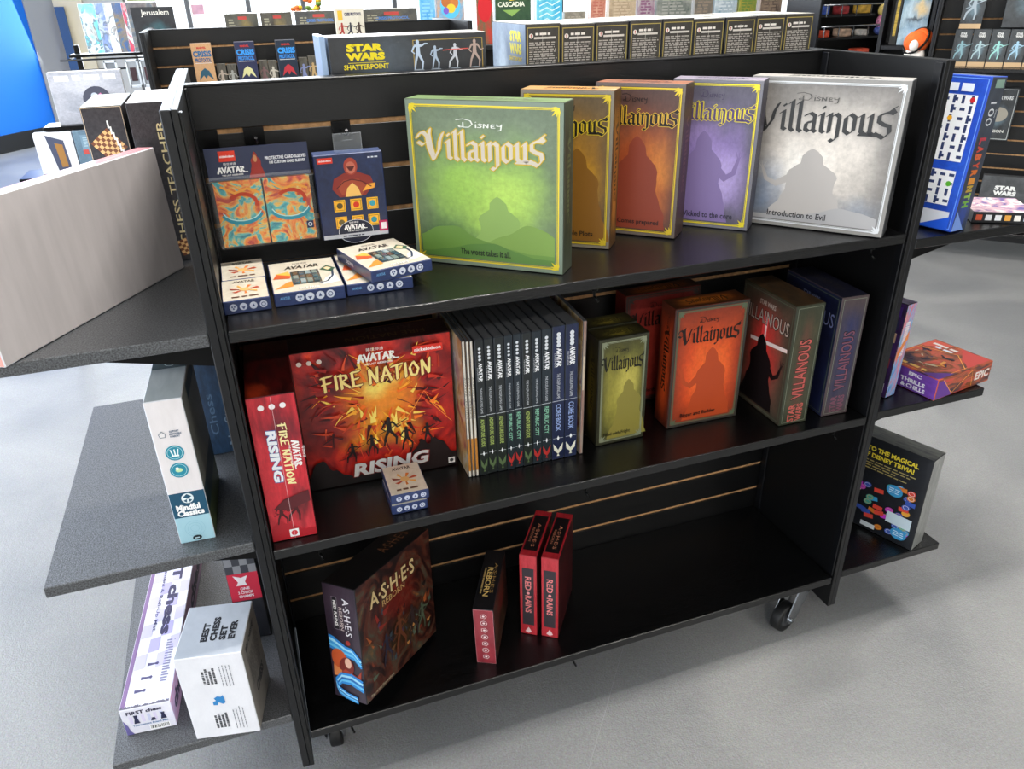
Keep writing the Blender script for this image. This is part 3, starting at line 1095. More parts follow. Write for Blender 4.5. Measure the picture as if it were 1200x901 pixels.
# fire-coloured pair
FB = art('', '', 3.2, [(.52, .62, .34, .34, '#ff9a1f', .95), (.52, .7, .17, .17, '#ffe36a', .95), (.5, .36, .34, .18, '#ffb02e', .8), (.1, .5, .25, .4, '#4a0f10', .7), (.9, .5, .2, .3, '#b81a18', .6)], stops=[(.3, '#3a0a0c'), (.45, '#8f1414'), (.6, '#c8261a'), (.72, '#e8481e')], warp=1.6, coat=.25)
FT = art('#16090a', '#3c0f10', 5, coat=.3)
b = Box('board_game_box', 'big square red and black game box with a fiery burst, left on the middle shelf', 'board game', (.0837, .1555, Z2, -.0313, -.02, 0), (.2766, .0652, .2769), {'F': FB, '*': FT}, 'boxed games on the middle shelf')
f = b.face('F')
w_, h_ = b.w, b.h
AV = '降世神通'


def avatar_logo(cv, cx, cy, w, col, rot=0, sub=True, sub_t='THE LAST AIRBENDER'):
    c, n = math.cos(rot), math.sin(rot)

    def P(x, y):
        return cx+x*c-y*n, cy+x*n+y*c
    x, y = P(-w*.03, w*.21)
    cv.text(AV, x, y, w*.42, w*.09, col, rot)
    x, y = P(0, 0)
    cv.brush('AVATAR', x, y, w*.95, w*.22, col, rot, nib=.2, thick=.1)
    cv.line([P(w*.3, -w*.11), P(w*.56, -w*.1)], w*.03, col)
    cv.line([P(-w*.46, -w*.12), P(-w*.36, w*.1)], w*.035, col)
    if sub:
        x, y = P(w*.02, -w*.18)
        cv.text(sub_t, x, y, w*.74, w*.055, col, rot, bold=.02)


# painted strokes streaming out of the glow, then flames, ridge and small dark figures
rr = random.Random(15)
for k in range(230):
    a = rr.uniform(0, 2*PI)
    r0 = rr.uniform(.1, .5)
    L = rr.uniform(.04, .13)
    bend = rr.uniform(-.5, .5)
    pts = []
    for q in range(5):
        rad = r0+L*q/4
        an = a+bend*q/8
        pts.append((w_*(.52+rad*math.cos(an)), h_*(.6+rad*.95*math.sin(an))))
    if any(not (.01*w_ < p[0] < .99*w_ and .02*h_ < p[1] < .985*h_) for p in pts):
        continue
    hot = max(0, 1-r0/.42)
    col = rr.choice(['#ffd860', '#ffb030', '#f87820']) if rr.random() < hot else rr.choice(['#4a0a0c', '#6a0e10', '#d0301c', '#a01614', '#c8401e', '#38080a', '#e0502a'])
    f.line(pts, rr.uniform(.002, .009), col, .0004)
rr = random.Random(5)
for k in range(34):
    x = w_*(.34+.36*rr.random())
    y = h_*(.2+.3*rr.random())
    L = h_*rr.uniform(.05, .13)
    a = rr.uniform(1.0, 2.1)
    f.poly([(x-L*.16, y), (x+L*.16, y+L*.05), (x+L*.1+L*.45*math.cos(a), y+L*.5), (x+L*math.cos(a), y+L*math.sin(a)), (x-L*.05+L*.3*math.cos(a), y+L*.45)], rr.choice(['#ffb52a', '#ff8a1c', '#ffe06a', '#f2581a']))
f.line([(w_*.62, h_*.38), (w_*.72, h_*.5), (w_*.8, h_*.62), (w_*.86, h_*.5), (w_*.97, h_*.36)], .0012, '#ff9a3c')
for (x0, x1, y0, y1, c, sd, pk) in ((0, .36, 0, .2, '#120809', 1, .3), (.3, 1, 0, .12, '#0f0a0b', 2, .4), (.62, 1, 0, .3, '#1a0a0a', 3, .5)):
    f.layer += 1
    mound(f, w_*(.004+x0*.99), w_*(.004+x1*.99), .002, h_*y1, c, sd, rough=.16, peak=pk)


def figure(cv, x, y, s, col, spear=False, lean=0.):
    """plain standing figure printed as a small silhouette"""
    k = int(x*7919+y*104729) % 3
    a, b = ((.2, -.14), (.1, -.24), (.16, -.1))[k]
    cv.disc(x, y+s*.92, s*.062, col, s*.075, n=10)
    cv.line([(x, y+s*.88), (x+s*.01, y+s*.8), (x, y+s*.62), (x, y+s*.46)], s*.1, col, s*.17)
    cv.line([(x-s*.13, y+s*.8), (x+s*.13, y+s*.8)], s*.08, col)
    cv.line([(x+s*.04, y+s*.5), (x+s*a, y+s*.26), (x+s*(a-.03), y+s*.02)], s*.1, col, s*.05)
    cv.line([(x-s*.04, y+s*.5), (x+s*b, y+s*.28), (x+s*(b-.05), y+s*.02)], s*.1, col, s*.05)
    cv.line([(x+s*.13, y+s*.79), (x+s*.25, y+s*(.62+.12*k)), (x+s*.36, y+s*(.66+.1*k))], s*.065, col, s*.035)
    cv.line([(x-s*.13, y+s*.79), (x-s*.22, y+s*.62), (x-s*.12, y+s*.54)], s*.065, col, s*.035)
    if spear:
        cv.line([(x-s*.3, y+s*.45), (x+s*.55, y+s*.85)], s*.025, col)


for x, y, s, sp in ((.3, .17, .15, True), (.43, .2, .16, False), (.55, .25, .22, True), (.66, .2, .18, False), (.8, .22, .16, True)):
    figure(f, w_*x, h_*y, h_*s, '#160b0c', sp)
avatar_logo(f, w_*.52, h_*.915, w_*.25, '#f4efe6')
f.brush('FIRE NATION', w_*.52, h_*.785, w_*.7, h_*.11, '#7a1a10', .035, nib=.24, thick=.14)
f.brush('FIRE NATION', w_*.52, h_*.785, w_*.7, h_*.11, '#f7e08a', .035, nib=.15, thick=.06)
f.text('RISING', w_*.545, h_*.115, w_*.5, h_*.1, '#c9c6c4', .03, bold=.04, shear=.2, outline='#7c2018')
f.box(w_*.745, h_*.895, w_*.94, h_*.945, '#e03222')
f.text('nickelodeon', w_*.8425, h_*.92, w_*.17, h_*.024, '#ffffff', bold=.02)
for k in range(3):
    f.disc(w_*(.05+k*.06), h_*.935, w_*.016, '#d9c7bd', n=10)
f.box(w_*.93, h_*.03, w_*.975, h_*.075, '#e9e3e0')
f.disc(w_*.952, h_*.052, w_*.013, '#3c3c3c')
t = b.face('T')
t.text('FIRE NATION', w_*.6, b.d*.35, w_*.5, b.d*.25, '#6c5b34', PI)
t.text('RISING', w_*.6, b.d*.72, w_*.35, b.d*.25, '#4d3a3a', PI)
b.done()

FS = art('', '', 3, [(.6, .8, .6, .2, '#4a1220', .8), (.75, .25, .3, .2, '#3d1416', .8), (.3, .4, .5, .3, '#d22a34', .7)], stops=[(.3, '#8a1420'), (.5, '#c41f2e'), (.7, '#e03540')], warp=1.2, coat=.35)
b = Box('board_game_box', 'red shrink-wrapped game box standing spine out at the left end of the middle shelf', 'board game', (.0062, .023, Z2, -.026, 0, .004), (.0735, .2124, .2702), {'F': FS, 'T': art('#150708', '#5a1210', 4, [(.2, .1, .4, .2, '#c8401c', .7)], coat=.3), '*': art('#3a0c10', '#6a1418', 4)}, 'boxed games on the middle shelf')
f = b.face('F')
w_, h_ = b.w, b.h
f.text('RISING', w_*.38, h_*.6, h_*.35, w_*.2, '#eef0f4', -PI/2, bold=.05, shear=.1, outline='#3b5a9a')
f.brush('FIRE NATION', w_*.63, h_*.6, h_*.42, w_*.17, '#f5e7a8', -PI/2, nib=.17, thick=.08)
avatar_logo(f, w_*.84, h_*.6, h_*.19, '#f6f2ee', -PI/2)
for k, c in enumerate((.28, .5, .72)):
    f.disc(w_*c, h_*.93, w_*.065, '#f2e9ea', n=12)
f.layer += 1
mound(f, w_*.02, w_*.98, .003, h_*.15, '#b01c28', 8, peak=.3)
for x, y, s in ((.3, .12, .15), (.62, .13, .17)):
    figure(f, w_*x, h_*y, h_*s, '#4a1418', True)
f.poly([(w_*.15, h_*.24), (w_*.4, h_*.3), (w_*.95, h_*.34), (w_*.96, h_*.26), (w_*.5, h_*.22)], '#5a1a20')
f.box(w_*.4, h_*.02, w_*.6, h_*.075, '#f4f2f2')
f.disc(w_*.5, h_*.047, w_*.07, '#d23a44')
f.line([(w_*.5, .002), (w_*.5, h_-.002)], .0005, '#e8c9cc')
b.done()


# navy card decks and dice packs
def elements(cv, x0, x1, y, r, col='#c9cfe0'):
    for k in range(4):
        x = x0+(x1-x0)*(k+.5)/4
        cv.disc(x, y, r, col, n=12)
        if k == 0:
            for a in range(3):
                cv.disc(x+r*.35*math.cos(a*2.1+.5), y+r*.35*math.sin(a*2.1+.5), r*.25, '#3a4a78', n=6)
        elif k == 1:
            cv.poly([(x-r*.5, y), (x+r*.5, y), (x, y-r*.8)], '#3a4a78')
        elif k == 2:
            cv.poly([(x-r*.4, y-r*.3), (x+r*.4, y-r*.3), (x, y+r*.6)], '#3a4a78')
        else:
            cv.ring(x, y, r*.5, r*.2, '#3a4a78', 10)


NAV = art('#22315c', '#2e3f70', 8, coat=.5)
CREAMT = art('#cfc6b4', '#ddd5c4', 6, coat=.6)


def card_deck(label, pose, dims, two=False, group=None):
    b = Box('card_deck', label, 'card deck', pose, dims, {'T': CREAMT, '*': NAV}, group)
    t = b.face('T')
    n = 2 if two else 1
    for k in range(n):
        cy = b.d*((k+.5)/n)
        hh = b.d/n
        t.text('AVATAR', b.w*.5, cy+hh*.36, b.w*.5, hh*.1, '#3a3028', bold=.03)
        for a in range(7):
            an = a*.9
            t.poly([(b.w*.5, cy-hh*.05), (b.w*.5+b.w*.34*math.cos(an)-.004*math.sin(an), cy-hh*.02+hh*.22*math.sin(an)), (b.w*.5+b.w*.3*math.cos(an+.4), cy-hh*.02+hh*.2*math.sin(an+.4))], ['#b5482a', '#d97a2e', '#e8a64a', '#8c3a2a'][a % 4])
        t.disc(b.w*.5, cy-hh*.03, b.w*.12, '#e0b070', n=12)
        t.para(b.w*.2, cy-hh*.39, b.w*.8, cy-hh*.33, 1, '#5b3a2a', .9, 0)
    elements(b.face('F'), b.w*.1, b.w*.95, b.h*.5, b.h*.27)
    b.done()
    return b


card_deck('small navy and cream card deck at the top shelf left end, rear of two', (.003, .165, Z1, .006, 0, 0), (.0672, .0975, .0207), group='card decks on the top shelf')
card_deck('small navy and cream card deck at the top shelf left end, front of two', (.0025, .066, Z1, .006, 0, 0), (.0672, .0975, .0207), group='card decks on the top shelf')
card_deck('navy card deck in front of the fiery box, lower of two stacked', (.2078, .0253, Z2, -.007, 0, 0), (.0637, .09, .0186), group='card decks on the middle shelf')
card_deck('navy card deck in front of the fiery box, upper of two stacked', (.2088, .0285, Z2+.0192, -.015, 0, 0), (.0672, .0935, .0186), group='card decks on the middle shelf')


def dice_pack(label, pose, dims):
    b = Box('dice_pack', label, 'dice set', pose, dims, {'T': CREAMT, '*': NAV}, 'dice packs on the top shelf')
    w_, d_ = b.w, b.d
    t = b.face('T')
    t.text('AVATAR', w_*.5, d_*.78, w_*.52, d_*.11, '#2c2722', bold=.04, shear=.15)
    t.text(AV, w_*.48, d_*.9, w_*.22, d_*.05, '#3c342c')
    # curled ribbons of colour round the window
    t.poly([(w_*.03, d_*.12), (w_*.3, d_*.16), (w_*.33, d_*.34), (w_*.22, d_*.3), (w_*.12, d_*.2)], '#e08a34')
    t.poly([(w_*.04, d_*.45), (w_*.28, d_*.42), (w_*.32, d_*.58), (w_*.1, d_*.6)], '#c8552a')
    t.poly([(w_*.08, d_*.6), (w_*.3, d_*.5), (w_*.28, d_*.66)], '#e8b04a')
    t.poly([(w_*.97, d_*.15), (w_*.7, d_*.1), (w_*.78, d_*.3), (w_*.93, d_*.42)], '#e9e6df')
    t.line([(w_*.66, d_*.16), (w_*.8, d_*.2), (w_*.9, d_*.36), (w_*.93, d_*.58)], .0035, '#2e3b52')
    t.poly([(w_*.74, d_*.6), (w_*.86, d_*.72), (w_*.98, d_*.6), (w_*.9, d_*.5)], '#3a5a44')
    t.poly([(w_*.8, d_*.63), (w_*.86, d_*.67), (w_*.92, d_*.61), (w_*.86, d_*.56)], '#e3c49c')
    t.text('DICE PACK', w_*.52, d_*.07, w_*.3, d_*.06, '#f2efe8', bold=.03, outline='#4a5568')
    elements(b.face('F'), w_*.28, w_*.86, b.h*.52, b.h*.3, '#d5dbe8')
    f = b.face('F')
    f.text('AVATAR', w_*.15, b.h*.6, w_*.14, b.h*.22, '#6fa8d8', bold=.02)
    b.face('L').text('DICE PACK', d_*.4, b.h*.5, d_*.2, b.h*.3, '#e0e4ee', bold=.03)
    root = b.done()
    # recessed display window with the dice behind it
    Zt = b.h+.0003
    o = box_obj('display_window', (w_*.3, d_*.2, Zt), (w_*.72, d_*.62, Zt+.0006), plain('window_card', '#4a5052', .2, coat=.8), root, 0)
    cols = ['#3c5a66', '#7a8a84', '#5b4a3c', '#8ca0a4', '#44545a', '#9aa39c']
    for i in range(4):
        for j in range(3):
            x, y = w_*(.325+i*.095), d_*(.225+j*.125)
            shared_box('dice', (w_*.078, d_*.1, .0022), DICE[(i*3+j) % 5], o, (x, y, Zt+.0006), .0004)
    return b


DICE = [plain('die_%d' % i, c, .25, coat=.6) for i, c in enumerate(['#3c5a66', '#7a8a84', '#5b4a3c', '#8ca0a4', '#44545a'])]
dice_pack('flat dice pack lying between the small decks and the stacked pair on the top shelf', (.0755, .0696, Z1, -.004, 0, 0), (.1054, .1515, .0213))
dice_pack('flat dice pack lying under the crooked one on the top shelf', (.1845, .0748, Z1, -.008, 0, 0), (.104, .1627, .019))
dice_pack('flat dice pack lying crooked on top of another, left of the green box', (.2224, .0632, Z1+.0198, .232, 0, 0), (.1051, .144, .0197))

# hanging card sleeves
e = empty('card_sleeve_pack', (.0115, .2415, 1.032))
tag(e, 'hanging navy card sleeve pack with two orange and teal picture windows', 'card sleeves')
bm = bmesh.new()
bm_box(bm, 0, 0, .108, .157, .002, .158)
bm_obj('header_card', bm, art('#141c3a', '#1e2a52', 5, coat=.4), e)
bm = bmesh.new()
bm_box(bm, -.002, -.004, -.002, .159, .009, .114)
bevel(bm, .003)
SWIRL = art('', '', 2.2, [], stops=[(.3, '#17788c'), (.42, '#4fb4b4'), (.48, '#e0b850'), (.56, '#e87a18'), (.66, '#b8301a')], warp=2.2, detail=2.5)
for x in (.004, .080):
    bm2 = bmesh.new()
    bm_box(bm2, x, -.003, .002, x+.073, .006, .106)
    uvl = bm2.loops.layers.uv.new('uv')
    for fc in bm2.faces:
        for l in fc.loops:
            l[uvl].uv = (l.vert.co.x/.075, l.vert.co.z/.075)
    bm_obj('sleeve_stack', bm2, SWIRL, e)
bm_obj('plastic_sleeve', bm, CLEAR, e)
cv = Canvas(.157, .16)
cv.box(.02, .137, .045, .153, '#e2381e')
cv.text('nickelodeon', .0325, .145, .021, .004, '#ffffff', bold=.02)
avatar_logo(cv, .036, .124, .044, '#f2f2f2')
cv.text('PROTECTIVE CARD SLEEVES', .121, .1375, .064, .0052, '#e9ecf4', bold=.03)
cv.text('100 CUSTOM CARD SLEEVES', .123, .1305, .056, .0045, '#e9ecf4', bold=.03)
cloak(cv, .074, .109, .02, .04, '#9c2a20', 0)
cv.disc(.074, .1385, .003, '#c98a5c', .0055)
cv.build('header_print', Matrix(((1, 0, 0, 0), (0, 0, -1, 0), (0, 1, 0, 0), (0, 0, 0, 1))), e)
cv = Canvas(.157, .16)
for x in (.004, .080):
    arc = [(x+.037+.03*math.cos(a), .058+.018*math.sin(a)) for a in [PI+.2+k*.34 for k in range(9)]]
    cv.line(arc, .007, '#2f8ea4')
    cv.line([(p[0], p[1]+.003) for p in arc], .0016, '#bfe4e0')
    arc = [(x+.04+.022*math.cos(a), .07+.016*math.sin(a)) for a in [-.3+k*.4 for k in range(8)]]
    cv.line(arc, .006, '#b83a1c')
    for q in range(0):
        cv.line([(x+.006+.011*q, .004), (x+.01+.01*q, .018+.004*(q % 3))], .002, '#bfe4e0' if q % 2 else '#2f8ea4')
    cv.line([(x+.01, .1), (x+.03, .088), (x+.05, .094), (x+.068, .086)], .004, '#e8a040')
cv.box(.139, .02, .15, .032, '#1c2c54')
cv.ring(.1445, .026, .003, .001, '#e8eef6', 10)
M_ = Matrix(((1, 0, 0, 0), (0, 0, -1, -.004), (0, 1, 0, 0), (0, 0, 0, 1)))
cv.build('sleeve_print', M_, e)

# hanging deck box with a hang tab
b = Box('deck_box', 'hanging navy box with a maroon emblem and yellow squares, under a clear hang tab', 'card game', (.1734, .228, 1.029, -.0176, -.03, 0), (.1112, .03, .1404), {'F': art('#1a2444', '#22305a', 6, coat=.2), 'T': art('#3a4668', '#4a5678', 5), '*': NAV})
f = b.face('F')
w_, h_ = b.w, b.h
f.box(w_*.05, h_*.9, w_*.27, h_*.965, '#e2381e')
f.text('nickelodeon', w_*.16, h_*.932, w_*.18, h_*.022, '#ffffff', bold=.02)
f.poly([(w_*.32, h_*.5), (w_*.22, h_*.6), (w_*.26, h_*.72), (w_*.42, h_*.78), (w_*.62, h_*.78), (w_*.8, h_*.72), (w_*.84, h_*.62), (w_*.7, h_*.5)], '#8c2f26')
f.poly([(w_*.36, h_*.52), (w_*.3, h_*.62), (w_*.4, h_*.7), (w_*.62, h_*.7), (w_*.74, h_*.6), (w_*.64, h_*.5)], '#a8492e')
f.poly([(w_*.66, h_*.55), (w_*.84, h_*.58), (w_*.86, h_*.64), (w_*.74, h_*.63)], '#f2a83a')
f.poly([(w_*.4, h_*.5), (w_*.44, h_*.6), (w_*.52, h_*.66), (w_*.6, h_*.6), (w_*.64, h_*.5)], '#f5c26a')
f.disc(w_*.52, h_*.85, w_*.1, '#a8402e', h_*.1)
f.disc(w_*.52, h_*.835, w_*.07, '#c8705a', h_*.07)
f.poly([(w_*.46, h_*.85), (w_*.58, h_*.85), (w_*.54, h_*.8), (w_*.5, h_*.8)], '#5b1c18')
f.line([(w_*.28, h_*.6), (w_*.4, h_*.68), (w_*.52, h_*.7), (w_*.66, h_*.67), (w_*.8, h_*.6)], h_*.012, '#5b1c18')
for j in range(2):
    for i in range(3):
        x, y = w_*(.3+i*.245), h_*(.4-j*.2)
        f.rect(x, y, w_*.17, h_*.14, '#f2b62c')
        f.frame(0, .0006, '#5b3a12', x-w_*.07, y-h_*.055, x+w_*.07, y+h_*.055)
        f.disc(x, y, w_*.045, ['#5b4a22', '#d8341c', '#3aa0b0', '#6b5a2c', '#d87a1c', '#2f8a9a'][j*3+i])
f.disc(w_*.5, h_*.08, w_*.26, '#0e1530', h_*.14, n=26)
f.ring(w_*.5, h_*.08, w_*.26, .0008, '#d8dbe6', 26, h_*.14)
avatar_logo(f, w_*.49, h_*.135, w_*.33, '#f5f5f5')
f.box(.0012, .0012, w_-.0012, h_*.058, '#b9bcc6')
f.para(w_*.3, h_*.02, w_*.62, h_*.04, 1, '#3c4052', .8, 0)
f.box(w_*.86, h_*.05, w_-.0012, h_*.18, '#c2245c')
f.box(w_*.89, h_*.075, w_*.97, h_*.155, '#f2e9ee')
f.para(w_*.78, h_*.93, w_*.94, h_*.95, 1, '#dfe4f0', .8, 0)
r_ = b.done()
bm = bmesh.new()
bm_box(bm, .036, .012, .1405, .082, .0126, .17)
for x0, x1, z0, z1_ in ((.036, .0375, .14, .17), (.0805, .082, .14, .17), (.036, .082, .1685, .17), (.05, .068, .158, .1595)):
    bm_box(bm, x0, .0115, z0, x1, .0131, z1_)
bm_obj('hang_tab', bm, CLEAR, r_)

# row of upright books with matching spines
BK = [('ADVENTURE GUIDE', 'g'), ('ADVENTURE GUIDE', 'g'), ('ADVENTURE GUIDE', 'g'), ('REPUBLIC CITY', 'r'), ('REPUBLIC CITY', 'r'), ('ADVENTURE GUIDE', 'g'), ('REPUBLIC CITY', 'r'), ('REPUBLIC CITY', 'r'), ('CORE BOOK', 'b'), ('CORE BOOK', 'b')]
ORD = ['leftmost', 'second from left', 'third from left', 'fourth from left', 'fifth from left', 'sixth from left', 'seventh from left', 'eighth from left', 'second from right', 'rightmost']
WD = [9.7, 10.3, 11.1, 9.1, 9.7, 10.8, 10.6, 11.7, 14.7, 15.2]
SC_ = {'g': (art('#141a1c', '#1b2224', 5, coat=.3), '#a8bc62', '#5c7048', '#18201a'), 'r': (art('#15202a', '#1c2a34', 5, coat=.3), '#8cc8a8', '#b8302c', '#16242a'), 'b': (art('#141e3c', '#1c2a52', 5, coat=.3), '#9ab0e0', '#e8e6d0', '#121e40')}
PAGES = plain('page_edges', '#4c4d50', .8, noise=.15, nscale=400, stretch=(30, 1, 1))  # dark grey carries the shadowed look of the page tops
BCOVER = art('#20242a', '#343a42', 5, coat=.5)
x = .388
for i, ((t_, k), wd) in enumerate(zip(BK, WD)):
    wd = wd*.196/112.9
    sp, c1, c2, c3 = SC_[k]
    lab = {'g': 'black hardback with green title', 'r': 'black hardback, teal title, red mark', 'b': 'thicker navy hardback with white leaf mark'}[k]
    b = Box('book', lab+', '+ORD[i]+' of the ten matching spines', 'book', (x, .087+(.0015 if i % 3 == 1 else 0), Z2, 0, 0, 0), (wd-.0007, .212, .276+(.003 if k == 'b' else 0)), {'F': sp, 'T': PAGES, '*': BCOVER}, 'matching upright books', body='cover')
    f = b.face('F')
    w_, h_ = b.w, b.h
    f.box(.0003, h_*.02, w_-.0003, h_*.455, c3)
    f.line([(.0003, h_*.458), (w_-.0003, h_*.458)], .0008, '#dfe3e8')
    for q in range(4):
        f.disc(w_*.5, h_*(.94-.025*q), w_*.17, '#dfe3e8', n=8)
    f.brush('AVATAR', w_*.54, h_*.775, h_*.13, w_*.4, '#f4f5f7', -PI/2, nib=.2, thick=.1)
    f.text('LEGENDS', w_*.22, h_*.76, h_*.1, w_*.11, '#c9ccd2', -PI/2)
    f.text('THE ROLEPLAYING GAME', w_*.5, h_*.57, h_*.185, w_*.24, '#d2d6dc', -PI/2)
    f.text(t_, w_*.5, h_*.33, h_*.21, w_*.42, c1, -PI/2, bold=.02)
    f.line([(w_*.1, h_*.17), (w_*.9, h_*.17)], .0006, '#dfe3e8')
    f.poly([(w_*.5, h_*.19), (w_*.6, h_*.17), (w_*.5, h_*.15), (w_*.4, h_*.17)], '#f2f2f2')
    for q in (-1, 1):
        f.poly([(w_*.5, h_*.045), (w_*(.5+q*.34), h_*.075), (w_*(.5+q*.4), h_*.13), (w_*(.5+q*.16), h_*.1), (w_*.5, h_*.075)], c2)
    f.poly([(w_*.38, h_*.028), (w_*.62, h_*.028), (w_*.5, h_*.05)], c2)
    root = b.done()
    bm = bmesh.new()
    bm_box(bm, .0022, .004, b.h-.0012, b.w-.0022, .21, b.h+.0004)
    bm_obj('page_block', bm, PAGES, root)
    x += wd
BOOKL = art('', '', 3.5, [(.5, .75, .6, .25, '#d9c8d8', .8), (.5, .3, .5, .3, '#c8762a', .6)], stops=[(.3, '#8a3a4a'), (.45, '#c8a868'), (.55, '#d8c8b0'), (.7, '#7a3050')], warp=2, coat=.4)
for k, (bx, by, hh, lb) in enumerate(((.3655, .089, .278, 'thin pale softcover with gold and plum art, leftmost of three'), (.3725, .0885, .277, 'thin pale softcover with gold and plum art, middle of three'), (.3795, .088, .2765, 'thin pale softcover with gold and plum art, next to the first dark spine'))):
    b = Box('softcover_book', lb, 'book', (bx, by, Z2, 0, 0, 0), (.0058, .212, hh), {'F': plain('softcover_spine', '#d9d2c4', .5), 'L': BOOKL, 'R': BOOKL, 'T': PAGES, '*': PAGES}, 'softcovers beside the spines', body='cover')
    f = b.face('F')
    f.box(.0008, b.h*.05, b.w-.0008, b.h*.3, '#b9782e')
    f.text('AVATAR LEGENDS', b.w*.5, b.h*.6, b.h*.3, b.w*.4, '#5a4a3c', -PI/2)
    b.done()
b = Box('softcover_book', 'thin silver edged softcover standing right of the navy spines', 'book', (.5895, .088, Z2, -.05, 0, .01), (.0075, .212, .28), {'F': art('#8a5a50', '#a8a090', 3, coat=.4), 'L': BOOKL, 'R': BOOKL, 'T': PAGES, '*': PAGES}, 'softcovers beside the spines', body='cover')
b.face('F').box(b.w*.3, b.h*.5, b.w*.7, b.h*.75, '#c8b8a0')
b.done()

# ---- bottom deck
ASHL = art('#2a1e2c', '#3a2a38', 4, [(.5, .85, .8, .3, '#4a3a48', .7)], coat=.4)
ASHR = art('', '', 3.2, [(.5, .65, .35, .3, '#7a2016', .7), (.55, .3, .4, .25, '#3a2a14', .7)], stops=[(.3, '#140c0c'), (.45, '#2c1614'), (.55, '#5a2a1c'), (.66, '#4a4a3c'), (.75, '#8a5a2c')], warp=2.4, coat=.4)
b = Box('board_game_box', 'large dark fantasy game box leaning on the bottom deck, blue swirls on its spine', 'board game', (.061, .0368, Z3, -.7777, .1505, -.0911), (.0756, .2524, .2482), {'F': ASHL, 'R': ASHR, 'T': art('#0c0b0c', '#161214', 4, coat=.3), '*': DARK}, 'game boxes on the bottom deck')
f = b.face('F')
w_, h_ = b.w, b.h
f.text('A·S·H·E·S', w_*.68, h_*.74, h_*.32, w_*.19, '#e8e6ea', -PI/2, bold=.01)
f.text('REBORN', w_*.5, h_*.72, h_*.2, w_*.1, '#c9b9b4', -PI/2, bold=.01)
f.box(w_*.26, h_*.62, w_*.42, h_*.9, '#141018')
f.frame(0, .0006, '#a59aa4', w_*.26, h_*.62, w_*.42, h_*.9)
f.text('RED RAINS', w_*.34, h_*.76, h_*.22, w_*.09, '#f0ece8', -PI/2, bold=.03)
f.disc(w_*.62, h_*.52, w_*.07, '#a8342c', n=10)


def wave(cv, pts, t0, t1, cols, n=5):
    for k in range(n):
        cv.layer += 1
        o = (k/(n-1)-.5)
        for i in range(len(pts)-1):
            a, b_ = pts[i], pts[i+1]
            ta = t0+(t1-t0)*i/len(pts)
            cv.line([(a[0], a[1]+o*ta), (b_[0], b_[1]+o*ta)], ta/n*1.25, cols[k % len(cols)])


wave(f, [(w_*.04, h_*.5), (w_*.25, h_*.48), (w_*.5, h_*.44), (w_*.75, h_*.43), (w_*.96, h_*.36)], h_*.1, h_*.05, ['#2a8ad8', '#6cc4f0', '#3aa0e0', '#a8e0f8'])
f.disc(w_*.32, h_*.35, w_*.25, '#c8562a', h_*.1, rot=.3)
f.disc(w_*.5, h_*.3, w_*.22, '#7a2a22', h_*.09, rot=-.3)
f.disc(w_*.56, h_*.34, w_*.1, '#e8b8a0', h_*.045)
f.poly([(w_*.2, h_*.2), (w_*.45, h_*.28), (w_*.8, h_*.24), (w_*.95, h_*.3), (w_*.9, h_*.2), (w_*.5, h_*.16)], '#a8402c')
f.poly([(w_*.1, h_*.3), (w_*.35, h_*.26), (w_*.3, h_*.2), (w_*.08, h_*.2)], '#d8824a')
wave(f, [(w_*.96, h_*.16), (w_*.6, h_*.2), (w_*.3, h_*.19), (w_*.13, h_*.13), (w_*.2, h_*.07), (w_*.4, h_*.04), (w_*.75, h_*.02)], h_*.09, h_*.035, ['#2a8ad8', '#6cc4f0', '#1a6ab8', '#a8e0f8'])
g = b.face('R')
d_ = b.d
g.text('A·S·H·E·S', d_*.45, h_*.8, d_*.6, h_*.13, '#d8c08a', .0, bold=.02, outline='#1a0c08')
g.text('REBORN', d_*.45, h_*.7, d_*.3, h_*.05, '#c8a86a')
rr = random.Random(12)
for k in range(46):
    x_, y_ = d_*rr.uniform(.08, .92), h_*rr.uniform(.12, .62)
    L = rr.uniform(.008, .026)
    a = rr.uniform(.3, 2.4)
    g.poly([(x_, y_), (x_+L*.35, y_+L*.1), (x_+L*math.cos(a), y_+L*math.sin(a)), (x_-L*.15, y_+L*.5)], rr.choice(['#7a3a22', '#a8582c', '#3a4a52', '#5a6a5a', '#8a2a20', '#c88a4a', '#241a1a', '#4a3a5a', '#6a4a2a']))
for x_, s, c in ((.3, .28, '#2c2a3a'), (.48, .34, '#6a3a24'), (.66, .32, '#3a2c2c'), (.8, .26, '#54604c')):
    figure(g, d_*x_, h_*.16, h_*s, c, True)
g.text('Rise of the Phoenixborn', d_*.2, h_*.045, d_*.3, h_*.025, '#c8b89a')
b.face('T').text('A·S·H·E·S', w_*.5, d_*.7, d_*.35, w_*.3, '#8a5a3c', PI/2)
b.done()

b = Box('expansion_box', 'slim dark box with a red foot, standing alone mid-deck left of the red pair', 'card game', (.3504, .0515, Z3, -.479, -.0874, 0), (.0415, .165, .1598), {'F': art('#a83a44', '#8c2a36', 4, coat=.5), 'T': art('#0f0e10', '#1b181a', 4, coat=.5), 'R': ASHR, '*': DARK}, 'game boxes on the bottom deck')
w_, d_, h_ = b.w, b.d, b.h
t = b.face('T')
t.text('A·S·H·E·S', w_*.72, d_*.52, d_*.5, w_*.17, '#a8824a', -PI/2)
t.text('REBORN', w_*.47, d_*.45, d_*.48, w_*.27, '#d8b46a', -PI/2, bold=.02)
dashes(t, w_*.22, d_*.25, d_*.66, w_*.08, '#b0925a')
f = b.face('F')
for k in range(7):
    c = h_*(.88-.125*k)
    f.ring(w_*.5, c, w_*.16, .0012, '#f0dcdc', 8 if k % 2 else 5)
    f.disc(w_*.5, c, w_*.07, '#f0dcdc', n=6)
f.frame(.001, .0006, '#d88a90')
b.done()
